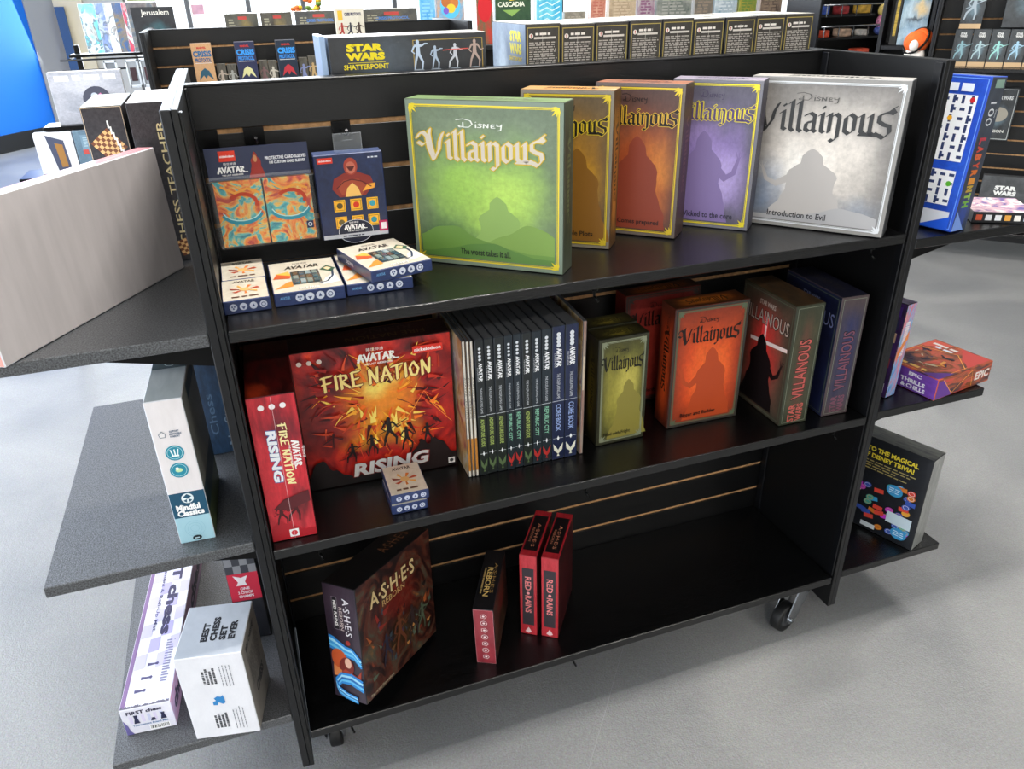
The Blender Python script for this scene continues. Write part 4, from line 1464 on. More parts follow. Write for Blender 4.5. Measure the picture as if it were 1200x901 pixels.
for i, (pose, lb) in enumerate((((.4634, .0963, Z3, -.593, 0, 0), 'bright red slim box with dark title strip on the bottom deck, left of two'), ((.5025, .0725, Z3, -.6, 0, 0), 'bright red slim box with dark title strip on the bottom deck, right of two'))):
    b = Box('expansion_box', lb, 'card game', pose, (.0366, .1561, .2149), {'F': art('#b82530', '#cf3a44', 4, coat=.5), 'T': art('#a01c26', '#c02c34', 4, coat=.5), 'R': art('#2a0e10', '#5a1a1c', 4, coat=.5), '*': art('#9c1c26', '#b82a32', 4, coat=.4)}, 'game boxes on the bottom deck')
    w_, d_, h_ = b.w, b.d, b.h
    f = b.face('F')
    f.box(w_*.16, h_*.13, w_*.84, h_*.85, '#3a3238')
    f.text('RED', w_*.5, h_*.66, h_*.17, w_*.36, '#f08a8a', -PI/2, bold=.02)
    f.disc(w_*.5, h_*.54, w_*.1, '#f0a0a0', n=8)
    f.text('RAINS', w_*.5, h_*.4, h_*.22, w_*.36, '#f08a8a', -PI/2, bold=.02)
    f.poly([(w_*.5, h_*.1), (w_*.7, h_*.04), (w_*.5, h_*.02), (w_*.3, h_*.04)], '#f4d0d0')
    t = b.face('T')
    t.box(w_*.1, d_*.12, w_*.9, d_*.88, '#1a1214')
    t.text('A·S·H·E·S', w_*.56, d_*.45, d_*.5, w_*.2, '#d88a6a', -PI/2)
    t.text('REBORN', w_*.3, d_*.45, d_*.3, w_*.13, '#c87a5a', -PI/2)
    b.done()

# ---- left end shelves
ZL1, ZL2, ZL3 = .981, .617, .2167
GB = plain('grey_box_board', '#b4aeae', .42, noise=.05, nscale=8, stretch=(8, 1, 1))
b = Box('large_box', 'big plain grey backed box standing at an angle on the upper left end shelf', 'box', (-.2666, -.0178, ZL1, 1.0311, .0344, 0), (.4044, .03, .2031), {'F': GB, 'T': art('#d86a7c', '#f0c8cc', 5, [(.3, .5, .4, .5, '#f4e8e8', .8)], coat=.3), 'L': plain('pink_side', '#e89a8e', .45), '*': WHITE}, bev=.0015)
b.face('T').para(b.w*.2, b.d*.2, b.w*.4, b.d*.7, 1, '#ffffff', .8, 0)
b.done()
LEATH = plain('black_leather_print', '#2f2b2e', .45, noise=.35, nscale=160, bump=.6, bscale=300)


def chessboard(cv, x, y, s, n, ang, a='#e8b878', b_='#7a4020', sq=.62):
    c, k = math.cos(ang), math.sin(ang)
    for i in range(n):
        for j in range(n):
            q = []
            for u, v in ((i, j), (i+1, j), (i+1, j+1), (i, j+1)):
                X, Y = (u-n/2)*s, (v-n/2)*s*sq
                q.append((x+X*c-Y*k, y+X*k+Y*c))
            cv.poly(q, a if (i+j) % 2 else b_, False)


b = Box('chess_set_box', 'black leather-look chess box with a board photo, outer one of two behind the grey box', 'board game', (-.1665, .385, ZL1, 0, 0, 0), (.062, .19, .265), {'F': LEATH, 'T': art('#7a7c6c', '#a8a890', 4, [(.8, .7, .5, .4, '#dcdcd0', .8)]), '*': LEATH}, 'dark chess boxes')  # pale patch on the top is window glare put into the colour
f = b.face('F')
f.layer += 1
chessboard(f, b.w*.5, b.h*.77, .0058, 7, -.9, sq=.9)
f.layer += 1
for k in range(7):
    f.box(b.w*(.56+.045*k), b.h*(.87-.035*k), b.w*(.6+.045*k), b.h*(.915-.035*k), '#f2f0ec')
f.frame(0, .0008, '#d8c0a0', .001, .001, b.w-.001, b.h-.0012)
b.done()
b = Box('chess_set_box', 'black leather-look box with gold lettering down its edge, against the left panel', 'board game', (-.097, .375, ZL1, 0, 0, 0), (.072, .2, .268), {'F': LEATH, 'T': art('#d9d6d6', '#efe9e6', 3), '*': LEATH}, 'dark chess boxes')  # near-white top: glare from the windows painted on the dark box
f = b.face('F')
f.text('CHESS TEACHER', b.w*.62, b.h*.5, b.h*.78, b.w*.16, '#e2cf9a', PI/2, bold=.01)
f.layer += 1
chessboard(f, b.w*.7, b.h*.1, .0058, 6, .3, sq=.8)
b.done()

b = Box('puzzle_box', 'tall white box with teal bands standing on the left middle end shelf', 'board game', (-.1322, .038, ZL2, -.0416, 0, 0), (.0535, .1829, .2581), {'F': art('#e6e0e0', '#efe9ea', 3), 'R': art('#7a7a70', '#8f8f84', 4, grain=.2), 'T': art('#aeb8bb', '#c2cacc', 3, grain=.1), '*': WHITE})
w_, d_, h_ = b.w, b.d, b.h
f = b.face('F')
f.box(.0008, h_*.19, w_-.0008, h_*.37, '#17506c')
f.box(.0008, .0008, w_-.0008, h_*.19, '#a8d2e0')
f.disc(w_*.5, h_*.325, w_*.17, '#e8f2f4')
f.poly([(w_*.5, h_*.355), (w_*.38, h_*.335), (w_*.5, h_*.32), (w_*.62, h_*.335)], '#17506c')
f.poly([(w_*.38, h_*.31), (w_*.48, h_*.32), (w_*.46, h_*.295)], '#17506c')
f.poly([(w_*.62, h_*.31), (w_*.52, h_*.32), (w_*.54, h_*.295)], '#17506c')
f.text('Mindful', w_*.46, h_*.262, w_*.66, h_*.045, '#ffffff', bold=.05)
f.text('Classics', w_*.5, h_*.22, w_*.74, h_*.042, '#ffffff', bold=.05)
for cy, n_ in ((.65, 3), (.53, 1)):
    f.disc(w_*.48, h_*cy, w_*.25, '#1f8ea6', n=24)
    f.ring(w_*.48, h_*cy, w_*.2, .0006, '#cfeef2')
    if n_ == 3:
        for k in range(3):
            f.rect(w_*(.4+.08*k), h_*cy, w_*.035, h_*.05, '#f2fafa', .2*(1-k))
        f.rect(w_*.48, h_*(cy-.02), w_*.2, h_*.012, '#f2fafa')
    else:
        f.disc(w_*.48, h_*cy, w_*.1, '#c8e6b0', h_*.014)
        f.disc(w_*.44, h_*(cy+.012), w_*.05, '#eef6e8', h_*.01)
f.poly([(w_*.2, h_*.76), (w_*.35, h_*.76), (w_*.37, h_*.785), (w_*.275, h_*.805), (w_*.17, h_*.785)], '#8a9098')
f.poly([(w_*.22, h_*.765), (w_*.33, h_*.765), (w_*.345, h_*.783), (w_*.275, h_*.797), (w_*.195, h_*.783)], '#ece8e8')
f.text('SUPPORT', w_*.6, h_*.795, w_*.26, h_*.012, '#3a5a78', bold=.03)
f.text('RESPONSIBLE', w_*.62, h_*.778, w_*.32, h_*.012, '#3a5a78', bold=.03)
f.text('FORESTRY', w_*.6, h_*.761, w_*.26, h_*.012, '#3a5a78', bold=.03)
for k in range(3):
    f.ring(w_*.5, h_*.1, w_*(.12+.08*k), .0004, '#8fbfd0', 16)
f.disc(w_*.5, h_*.03, w_*.13, '#1a2a30', h_*.018)
f.rect(w_*.5, h_*.028, w_*.12, h_*.008, '#c8e0e8')
t = b.face('T')
t.box(.0008, d_*.62, w_-.0008, d_*.86, '#173c44')
t.ring(w_*.52, d_*.74, w_*.17, .0014, '#dce8e8', 16, d_*.07)
t.line([(w_*.4, d_*.77), (w_*.52, d_*.72), (w_*.64, d_*.77)], .0014, '#dce8e8')
s = b.face('R')
s.box(.001, h_*.19, d_-.001, h_*.36, '#12343c')
s.box(.001, .001, d_-.001, h_*.19, '#4a5a30')
s.box(d_*.3, h_*.88, d_*.9, h_*.97, '#1a3a40')
b.done()
b = Box('chess_set_box', 'deep blue box with silver lettering, wedged behind the tall white box', 'board game', (-.0965, .302, ZL2, 0, 0, 0), (.07, .27, .24), {'F': art('#1a3048', '#2c4a68', 8, coat=.2), '*': art('#1a2c42', '#22405c', 5)})
f = b.face('F')
f.text('No Stress', b.w*.8, b.h*.32, b.h*.5, b.w*.2, '#7f93a8', PI/2, bold=.01, outline='#1a2a3a')
f.text('Chess', b.w*.42, b.h*.36, b.h*.36, b.w*.2, '#55708a', PI/2, bold=.01)
b.done()

# purple and white chess carton with dark worn corners
LV = '#b9b2e8'
b = Box('chess_set_box', 'long white carton with lilac checks lying on the lowest left end shelf', 'board game', (-.3055, .0575, ZL3, -.089, 0, 0), (.0849, .5, .0632), {'*': art('#e3e2f0', '#ecebf4', 4), 'R': art('#c98aa0', '#b8a8c8', 5)})
w_, d_, h_ = b.w, b.d, b.h
t = b.face('T')
t.box(.001, .001, w_*.1, d_-.001, '#8a6c9a')
t.layer += 1
for i in range(4):
    for j in range(10):
        if (i+j) % 2 == 0:
            x_, y_ = w_*(.12+.22*i), d_*(.18+.082*j)
            t.poly([(x_, y_), (min(x_+w_*.22, w_*.97), y_+.004), (min(x_+w_*.22, w_*.97), y_+d_*.08), (x_, y_+d_*.08-.004)], LV if (i*j) % 3 else '#cdc8f0', False)
t.text('chess', w_*.64, .25, .15, w_*.25, '#3a3458', -PI/2, bold=.05)
t.text('FIRST', w_*.66, .415, .15, w_*.25, '#3a3458', -PI/2, bold=.05)
t.text('Tournament & Roll-Up Mat', w_*.36, .31, .24, w_*.1, '#54507a', -PI/2, bold=.02)
t.para(w_*.72, d_*.1, w_*.9, d_*.32, 16, '#8a88a8')
for k, (px, py) in enumerate(((.5, .2), (.42, .135), (.34, .075))):
    X, Y = w_*px, d_*py
    t.poly([(X-.009, Y-.004), (X-.009, Y+.004), (X-.004, Y+.003), (X+.004, Y+.002), (X+.009, Y+.004), (X+.011, Y), (X+.009, Y-.004), (X+.004, Y-.002), (X-.004, Y-.003)], '#57527a')
rr = random.Random(2)
t.layer += 1
for k in range(24):
    x_ = w_*(.02+.96*k/24)
    t.poly([(x_, .0008), (x_+w_*.045, .0008), (x_+w_*.04, .003+rr.random()*.005), (x_, .002+rr.random()*.005)], '#6b6878', False)
f = b.face('F')
f.poly([(.0008, h_*.6), (.0008, .0008), (w_*.16, .0008), (w_*.1, h_*.15), (w_*.08, h_*.35)], '#6b64a0')
f.text('FIRST chess', w_*.46, h_*.83, w_*.7, h_*.13, '#2c2a4a', bold=.04)
f.layer += 1
for k in range(6):
    f.poly([(w_*(.14+.12*k), h_*.42), (w_*(.2+.12*k), h_*.42), (w_*(.2+.12*k), h_*.7), (w_*(.14+.12*k), h_*.7)], '#cfd3ee' if k % 2 else '#e0d8f2', False)
for x_, s in ((.27, .3), (.8, .24), (.6, .1)):
    f.poly([(w_*(x_-.06), h_*.4), (w_*(x_+.06), h_*.4), (w_*(x_+.03), h_*(.45+s*.5)), (w_*(x_+.04), h_*(.42+s)), (w_*(x_-.04), h_*(.42+s)), (w_*(x_-.03), h_*(.45+s*.5))], '#2a2c4c')
f.text('Tournament Board Mat', w_*.52, h_*.33, w_*.7, h_*.07, '#4a78a8', bold=.03)
f.box(w_*.48, h_*.05, w_*.88, h_*.24, '#ffffff')
f.layer += 1
xx = w_*.5
while xx < w_*.86:
    q = random.choice([.0006, .001, .0016])
    f.poly([(xx, h_*.09), (xx+q, h_*.09), (xx+q, h_*.22), (xx, h_*.22)], '#15151c', False)
    xx += q+random.choice([.0007, .0012])
s = b.face('R')
s.text('chess', d_*.75, h_*.5, d_*.36, h_*.5, '#3a2c44', 0, bold=.05)
s.text('chess', d_*.15, h_*.5, d_*.22, h_*.45, '#3a3a48', 0, bold=.05)
b.done()
# cube-shaped carton
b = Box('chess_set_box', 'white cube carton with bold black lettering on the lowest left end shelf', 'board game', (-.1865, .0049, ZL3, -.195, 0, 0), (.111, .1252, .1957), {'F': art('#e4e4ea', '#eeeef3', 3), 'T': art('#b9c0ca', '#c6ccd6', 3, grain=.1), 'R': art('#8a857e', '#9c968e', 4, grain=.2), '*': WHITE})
w_, d_, h_ = b.w, b.d, b.h
t = b.face('T')
for k, s_ in enumerate(('BEST', 'CHESS', 'SET', 'EVER')):
    L = {4: .36, 5: .46, 3: .28}[len(s_)]
    t.text(s_, w_*(.38+.14*k), d_*(.27+L/2), d_*L, w_*.105, '#23252c', PI/2, bold=.05)
f = b.face('F')
for k in range(4):
    dashes(f, w_*(.36+.055*k), h_*.665, h_*(.82+.03*(k % 2)), w_*.036, '#2b2d36')
for k in range(4):
    dashes(f, w_*(.38+.055*k), h_*.115, h_*(.28+.02*(k % 2)), w_*.036, '#2b2d36')
for x0, y0, y1 in ((.62, .62, .86), (.66, .08, .32)):
    f.layer += 1
    for k in range(4):
        x_ = w_*(x0+.05*k)
        y_ = h_*y0
        while y_ < h_*y1:
            q = random.uniform(.004, .01)
            f.poly([(x_, y_), (x_+.0012, y_), (x_+.0012, y_+q), (x_, y_+q)], '#70727c', False)
            y_ += q+.0015
X, Y = w_*.5, h_*.47
f.poly([(X-.011, Y-.012), (X-.004, Y-.013), (X-.002, Y-.006), (X+.006, Y-.012), (X+.01, Y-.008), (X+.008, Y+.01), (X+.004, Y+.006), (X-.002, Y+.008), (X-.008, Y+.004), (X-.005, Y-.002), (X-.011, Y-.004)], '#2f86c8')
s = b.face('R')
s.text('BEST CHESS SET', d_*.5, h_*.88, d_*.6, h_*.06, '#33333a', bold=.04)
s.para(d_*.2, h_*.45, d_*.9, h_*.78, 10, '#5c5a5a', .35)
s.text('CHESS', d_*.55, h_*.33, d_*.5, h_*.12, '#2f3038', bold=.05)
b.done()
# red and checked carton behind it
b = Box('chess_set_box', 'red and grey checked box standing behind the white cube carton', 'board game', (-.102, .225, ZL3, -.1134, 0, 0), (.06, .07, .215), {'F': art('#1c1d22', '#26272c', 4), '*': DARK})
w_, h_ = b.w, b.h
f = b.face('F')
f.box(.001, h_*.48, w_-.001, h_*.8, '#d42a44')
f.layer += 1
for i in range(4):
    for j in range(2):
        f.poly([(w_*(.02+.24*i), h_*(.8+.09*j)), (w_*(.26+.24*i), h_*(.8+.09*j)), (w_*(.26+.24*i), h_*(.89+.09*j)), (w_*(.02+.24*i), h_*(.89+.09*j))], '#8a8c90' if (i+j) % 2 else '#3c3e44', False)
for k, s_ in enumerate(('ONE', '3 CHECK', 'CHAMPS')):
    f.text(s_, w_*.5, h_*(.62-.045*k), w_*(.3+.18*(k > 0)), h_*.032, '#f4e8ec', bold=.04)
f.poly([(w_*.25, h_*.66), (w_*.6, h_*.66), (w_*.55, h_*.7), (w_*.66, h_*.77), (w_*.45, h_*.75), (w_*.2, h_*.78), (w_*.33, h_*.7)], '#f6eef0')
f.para(w_*.2, h_*.34, w_*.8, h_*.38, 2, '#5c6070')
b.done()

# ---- right end shelves
ZR1, ZR2, ZR3 = .967, .597, .169
BLU = art('#1c44b8', '#2a5cd0', 3, [(.5, .1, .7, .15, '#142c78', .6)], coat=.35)
b = Box('board_game_box', 'blue maze game box standing on the upper right end shelf', 'board game', (1.2401, .2612, ZR1, -1.3011, .0674, 0), (.27, .0545, .2757), {'F': BLU, 'R': art('#2c3444', '#3c4656', 4, [(.5, .1, .6, .2, '#2a4aa8', .8)], coat=.3), 'T': art('#3a4458', '#55627a', 4), '*': BLU})
w_, d_, h_ = b.w, b.d, b.h
f = b.face('F')
f.frame(0, .0015, '#6d9af0', .004, .004, w_-.004, h_-.004)


def maze(cv, x0, y0, x1, y1, n, m, seed):
    r = random.Random(seed)
    cv.box(x0, y0, x1, y1, '#eef0f4')
    cw, ch = (x1-x0)/n, (y1-y0)/m
    cv.layer += 1
    for i in range(n):
        for j in range(m):
            x_, y_ = x0+cw*(i+.5), y0+ch*(j+.5)
            k = r.choice('LIT')
            a, b_ = cw*.16, ch*.16
            c = '#2c3a66'
            if k in 'IT':
                cv.poly([(x_-a, y_-ch*.42), (x_+a, y_-ch*.42), (x_+a, y_+ch*.42), (x_-a, y_+ch*.42)], c, False)
            if k in 'LT':
                cv.poly([(x_-a, y_-b_), (x_+cw*.42, y_-b_), (x_+cw*.42, y_+b_), (x_-a, y_+b_)], c, False)
    for _ in range(int(n*m*.12)):
        cv.disc(x0+cw*(r.randrange(n)+.5), y0+ch*(r.randrange(m)+.5), cw*.3, r.choice(['#e0246c', '#e8a820', '#5ab030', '#c8242c', '#f06a28']), n=8)


maze(f, w_*.4, h_*.46, w_*.94, h_*.88, 9, 7, 3)
maze(f, w_*.55, h_*.17, w_*.93, h_*.4, 6, 4, 4)
f.box(w_*.04, .002, w_*.96, h_*.13, '#d9dde8')
f.para(w_*.1, h_*.03, w_*.6, h_*.11, 6, '#9aa3b8')
f.poly([(w_*.97, .002), (w_*.97, h_*.1), (w_*.74, .002)], '#1f58d8')
for k in range(3):
    f.box(w_*(.62+.1*k), h_*.9, w_*(.7+.1*k), h_*.95, '#dfe6f4')
s = b.face('R')
for k, (ch, col) in enumerate(zip('LABYRINTH', ['#c83a4a', '#d84a3a', '#e06a3a', '#d8502e', '#e0762e', '#e89a3a', '#c8a83a', '#9ac84a', '#7ab83a'])):
    s.text(ch, d_*.48, h_*(.6-.052*k), h_*.044, d_*.42, col, -PI/2, bold=.07)
s.text('100', d_*.5, h_*.77, h_*.15, d_*.38, '#e6e9ef', -PI/2)
s.text('Disney', d_*.8, h_*.77, h_*.05, d_*.12, '#e6e9ef', -PI/2)
s.box(d_*.3, h_*.93, d_*.85, h_*.98, '#8fb0a0')
s.poly([(.001, .001), (d_*.8, .001), (d_*.1, h_*.14)], '#7ea0e8')
b.done()
b = Box('board_game_box', 'small flat dark game box lying at the end of the upper right end shelf', 'board game', (1.4135, .046, ZR1, -.55, 0, 0), (.115, .125, .022), {'T': art('', '', 4, stops=[(.35, '#5a4a8c'), (.5, '#c8a0a8'), (.62, '#e8e0d8'), (.7, '#3a5a8c')], warp=1.5, coat=.3), '*': DARK})
f = b.face('F')
for k, c in enumerate(('#c8502a', '#e6e6e6', '#f0f0f0', '#e0a040', '#e8e4dc', '#cfd6e8')):
    f.box(b.w*(.05+.15*k), b.h*.25, b.w*(.15+.15*k), b.h*.75, c)
b.done()
EP = art('', '', 4, [(.3, .2, .3, .3, '#2a1c3c', .6)], stops=[(.32, '#3c2440'), (.45, '#8a4a2a'), (.55, '#c85a3a'), (.7, '#d84a44')], warp=1, coat=.3)
b = Box('board_game_box', 'red topped purple sided box lying flat on the right middle end shelf', 'board game', (1.3516, .1331, ZR2, -1.4097, 0, 0), (.1404, .1872, .0497), {'F': art('#6a3a9c', '#7c48b0', 4, coat=.2), 'T': EP, 'R': EP, '*': EP})
w_, d_, h_ = b.w, b.d, b.h
f = b.face('F')
f.text('EPIC', w_*.62, h_*.78, w_*.22, h_*.17, '#f4f0f8', bold=.05)
f.text('THRILLS', w_*.6, h_*.46, w_*.42, h_*.2, '#f4f0f8', bold=.05)
f.text('& CHILLS', w_*.62, h_*.2, w_*.42, h_*.2, '#f4f0f8', bold=.05)
t = b.face('T')
t.frame(0, .002, '#f0903a', .006, .006, w_-.006, d_-.006)
t.poly([(w_*.98, .002), (w_*.98, d_*.3), (w_*.7, .002)], '#6a3a9c')
t.poly([(w_*.5, d_*.97), (w_*.97, d_*.97), (w_*.97, d_*.55), (w_*.7, d_*.75)], '#d84a44')
t.poly([(.003, d_*.97), (w_*.4, d_*.97), (w_*.1, d_*.7), (.003, d_*.7)], '#e0604c')
t.line([(w_*.97, d_*.5), (w_*.6, d_*.78), (w_*.1, d_*.66)], .002, '#ffb04a')
t.para(w_*.1, d_*.83, w_*.52, d_*.89, 1, '#f4e6e0', .8, 0)
t.para(w_*.2, d_*.75, w_*.5, d_*.81, 1, '#e8ecf8', .8, 0)
t.para(w_*.2, d_*.07, w_*.7, d_*.13, 1, '#f0c060', .8, 0)
rr = random.Random(9)
for k in range(26):
    x_, y_ = w_*rr.uniform(.1, .8), d_*rr.uniform(.2, .65)
    L = rr.uniform(.006, .016)
    t.rect(x_, y_, L*1.6, L*.5, rr.choice(['#2a1a30', '#e8a04a', '#8a5a3c', '#c8b89a', '#5a3050']), rr.uniform(0, 3))
s = b.face('R')
s.poly([(.002, h_*.05), (d_*.3, h_*.05), (d_*.12, h_*.9), (.002, h_*.9)], '#6a3a9c')
s.line([(d_*.1, h_*.9), (d_*.3, h_*.1), (d_*.62, h_*.9), (d_*.66, h_*.1)], .002, '#ffb04a')
s.text('EPIC', d_*.83, h_*.5, d_*.26, h_*.4, '#f4e6e0', bold=.04)
b.done()
b = Box('board_game_box', 'colourful game box leaning upright beside the right panel, middle end shelf', 'board game', (1.2401, .2037, ZR2, -1.3006, .05, 0), (.17, .036, .2125), {'F': art('#2a1a3c', '#4a2a6a', 5, coat=.5), 'R': art('', '', 3, stops=[(.3, '#3a6ac8'), (.45, '#8ac0e8'), (.58, '#e07a9a'), (.7, '#e8c8a0')], warp=1.5, coat=.5), 'T': art('#5a4a6a', '#8a7a9a', 4, coat=.5), '*': DARK})
w_, d_, h_ = b.w, b.d, b.h
f = b.face('F')
for k, c in enumerate(('#4a2a7a', '#2a2c50', '#c8a88a', '#3a2a60', '#8a3a3c', '#1c1c2c', '#e6e2e8')):
    f.box(w_*.5, h_*(.86-.135*k), w_*.95, h_*(.96-.135*k), c)
f.para(w_*.55, h_*.72, w_*.9, h_*.95, 9, '#b8b0cc')
s = b.face('R')
dashes(s, d_*.5, h_*.45, h_*.8, d_*.4, '#f4e8ec')
s.poly([(d_*.1, h_*.5), (d_*.9, h_*.72), (d_*.9, h_*.62), (d_*.1, h_*.4)], '#f0904a')
b.done()
b = Box('board_game_box', 'small purple box between the upright box and the red topped one', 'board game', (1.365, .26, ZR2, -1.35, 0, 0), (.09, .04, .12), {'*': art('#6a2a7c', '#8a3a94', 4, coat=.2)})
b.face('F').text('EPIC', b.w*.5, b.h*.6, b.w*.6, b.h*.2, '#d8b0e0')
b.done()
# trivia
b = Box('board_game_box', 'black trivia game box in plastic wrap showing its busy back, lowest right end shelf', 'board game', (1.345, .245, ZR3, -1.22, 0, 0), (.26, .0575, .2562), {'F': art('#15171c', '#22252c', 4, coat=.5), 'R': art('#7c7e7c', '#9a9c98', 5, coat=.6), 'T': art('#24252a', '#55564f', 7, coat=.6), '*': DARK})
w_, d_, h_ = b.w, b.d, b.h
f = b.face('F')
f.text('WELCOME TO THE MAGICAL', w_*.5, h_*.885, w_*.78, h_*.05, '#e8d23a', bold=.04)
f.text('WORLD OF DISNEY TRIVIA!', w_*.5, h_*.815, w_*.72, h_*.05, '#e8d23a', bold=.04)
f.para(w_*.12, h_*.66, w_*.9, h_*.77, 4, '#b8a868', .35)
rr = random.Random(31)
cols = ['#3aa0d8', '#e04a3c', '#e8a83a', '#c83ac8', '#3a5ab8', '#f0e8d8', '#4ab0a0', '#d87a2a']
for k in range(70):
    x_ = w_*(.06+.86*rr.random())
    y_ = h_*(.08+.52*rr.random())
    if x_ < w_*.5 and y_ < h_*(.3-.3*x_/w_):
        continue
    c = rr.choice(cols)
    if k % 3:
        f.disc(x_, y_, w_*.04, c, h_*.03, 12, .3)
        f.ring(x_, y_, w_*.026, .001, '#f0f0f0' if k % 2 else '#e8a83a', 10, h_*.02)
    else:
        f.rect(x_, y_, w_*.09, h_*.045, c, rr.uniform(-.4, .4))
for x_, y_ in ((.74, .55), (.86, .12), (.12, .42)):
    f.disc(w_*x_, h_*y_, w_*.075, '#3a9ad0', h_*.06)
    f.para(w_*(x_-.05), h_*(y_-.03), w_*(x_+.05), h_*(y_+.03), 3, '#d8eef8', .4, 0)
f.box(w_*.72, h_*.2, w_*.95, h_*.32, '#cfe0ea')
f.box(w_*.08, h_*.2, w_*.28, h_*.34, '#d4d6d8')
f.box(w_*.5, h_*.04, w_*.64, h_*.09, '#dfe8ee')
b.done()

# ---- boxes on the rear side of the fixture
SILV = art('#6a7888', '#98a6b4', 3, [(.3, .5, .3, .6, '#c8d4dc', .8)], coat=.6)
PALE = art('#c8c4b0', '#e4e0d0', 5, coat=.5)
ZB = 1.0754


def sw_logo(cv, cx, cy, w, h, col, sub=None):
    cv.text('STAR', cx, cy+h*.26, w*.95, h*.46, col, bold=.07)
    cv.text('WARS', cx, cy-h*.26, w, h*.46, col, bold=.07)


b = Box('miniatures_box', 'long black miniatures box with yellow lettering behind the back panel, left end', 'board game', (.236, .362, ZB, 0, 0, 0), (.279, .09, .2585), {'F': art('#1c1e22', '#2a2d33', 5, [(.35, .8, .3, .3, '#4a5560', .8)], coat=.6), 'L': SILV, 'T': PALE, '*': DARK}, 'boxes along the rear shelf')
f = b.face('F')
w_, h_ = b.w, b.h
sw_logo(f, w_*.22, h_*.905, w_*.24, h_*.105, '#e8d418')
f.line([(w_*.11, h_*.84), (w_*.34, h_*.84)], .0008, '#e8d418')
f.text('SHATTERPOINT', w_*.22, h_*.815, w_*.28, h_*.032, '#e8d418', bold=.03)
f.frame(0, .0012, '#b09440', w_*.52, h_*.76, w_*.975, h_*.965)
for x_, s, c in ((.55, .19, '#b8c8dc'), (.66, .15, '#a8b8cc'), (.79, .16, '#c4c8d0'), (.92, .18, '#b09a90')):
    f.disc(w_*x_, h_*.775, w_*.035, '#9aa4b0', h_*.008)
    figure(f, w_*x_, h_*.777, h_*s, c)
f.line([(w_*.71, h_*.895), (w_*.88, h_*.9)], .0014, '#e05a50')
b.done()
bm = bmesh.new()
bm_box(bm, .222, .365, ZB, .232, .45, ZB+.262)
bevel(bm, .001)
tag(bm_obj('spare_box', bm, art('#7a9ac8', '#b8cce0', 4, coat=.5)), 'slim pale blue box edge just left of the long black miniatures box', 'box', 'boxes along the rear shelf')
x = .5835
FR = art('#2a2620', '#35302a', 5, coat=.5)
widths = [.0725]*9
ordn = ['first', 'second', 'third', 'fourth', 'fifth', 'sixth', 'seventh', 'eighth', 'last']
for i in range(9):
    wd = .0694
    lb = ('first text-covered box of the rear row, its silver side with yellow letters showing' if i == 0 else 'black box with small text panel, %s in the rear row of nine' % (ordn[i]+(' from left' if i < 8 else ' on the right')))
    b = Box('miniatures_box', lb, 'board game', (x, .343+(i % 3)*.0012, ZB, 0, 0, 0), (wd-.0012, .19, .2685-(i*7 % 4)*.0008), {'F': FR, 'L': SILV if i == 0 else DARK, 'T': PALE, '*': DARK}, 'boxes along the rear shelf')
    f = b.face('F')
    w_, h_ = b.w, b.h
    f.foil = True
    f.frame(0, .0014, '#a8964c', .003, h_*.3, w_-.003, h_-.006)
    f.foil = False
    f.disc(w_*.16, h_*.925, w_*.06, '#d8d0c8')
    f.text('!', w_*.16, h_*.925, w_*.03, h_*.022, '#b02a20', bold=.05)
    f.para(w_*.28, h_*.928, w_*.7, h_*.944, 1, '#ded8d0', .9, 0)
    f.box(w_*.24, h_*.905, w_*.86, h_*.918, '#c9c2ba')
    random.seed(60+i)
    for (y0, y1, n_) in ((.72, .89, 12), (.42, .70, 18)):
        f.para(w_*.1, h_*y0, w_*.9, h_*y1, n_, '#a39d96', .5, .12)
    f.line([(w_*.48, h_*.35), (w_*.48, h_*.95)], .0005, '#c9c4bc')
    if i == 0:
        l = b.face('L')
        sw_logo(l, b.d*.72, b.h*.88, b.d*.34, b.h*.15, '#f0e02a')
        l.text('SHATTERPOINT', b.d*.72, b.h*.775, b.d*.36, b.h*.03, '#e8cc2a', bold=.03)
        for q in range(4):
            figure(l, b.d*(.55+.12*q), b.h*.6, b.h*.13, '#c8ccd4')
    b.done()
    x += wd

# ================================================================== FIXTURES AND GOODS BEHIND
G2 = gondola('display_gondola', 'second black slatwall fixture standing behind, below the bright windows', (-.2, 2.55, 0), 0, 1.33, [.98, .6, Z3], rear=[.9], detail=False)
MARV = art('#3c3a34', '#5a564c', 4, [(.7, .4, .3, .4, '#a08a5a', .6)], coat=.5)


def small_box(name, label, cat, pos, dims, cols, group=None, yaw=0., lean=0.):
    b = Box(name, label, cat, (pos[0], pos[1], pos[2], yaw, lean, 0), dims, cols, group, bev=.0008)
    return b


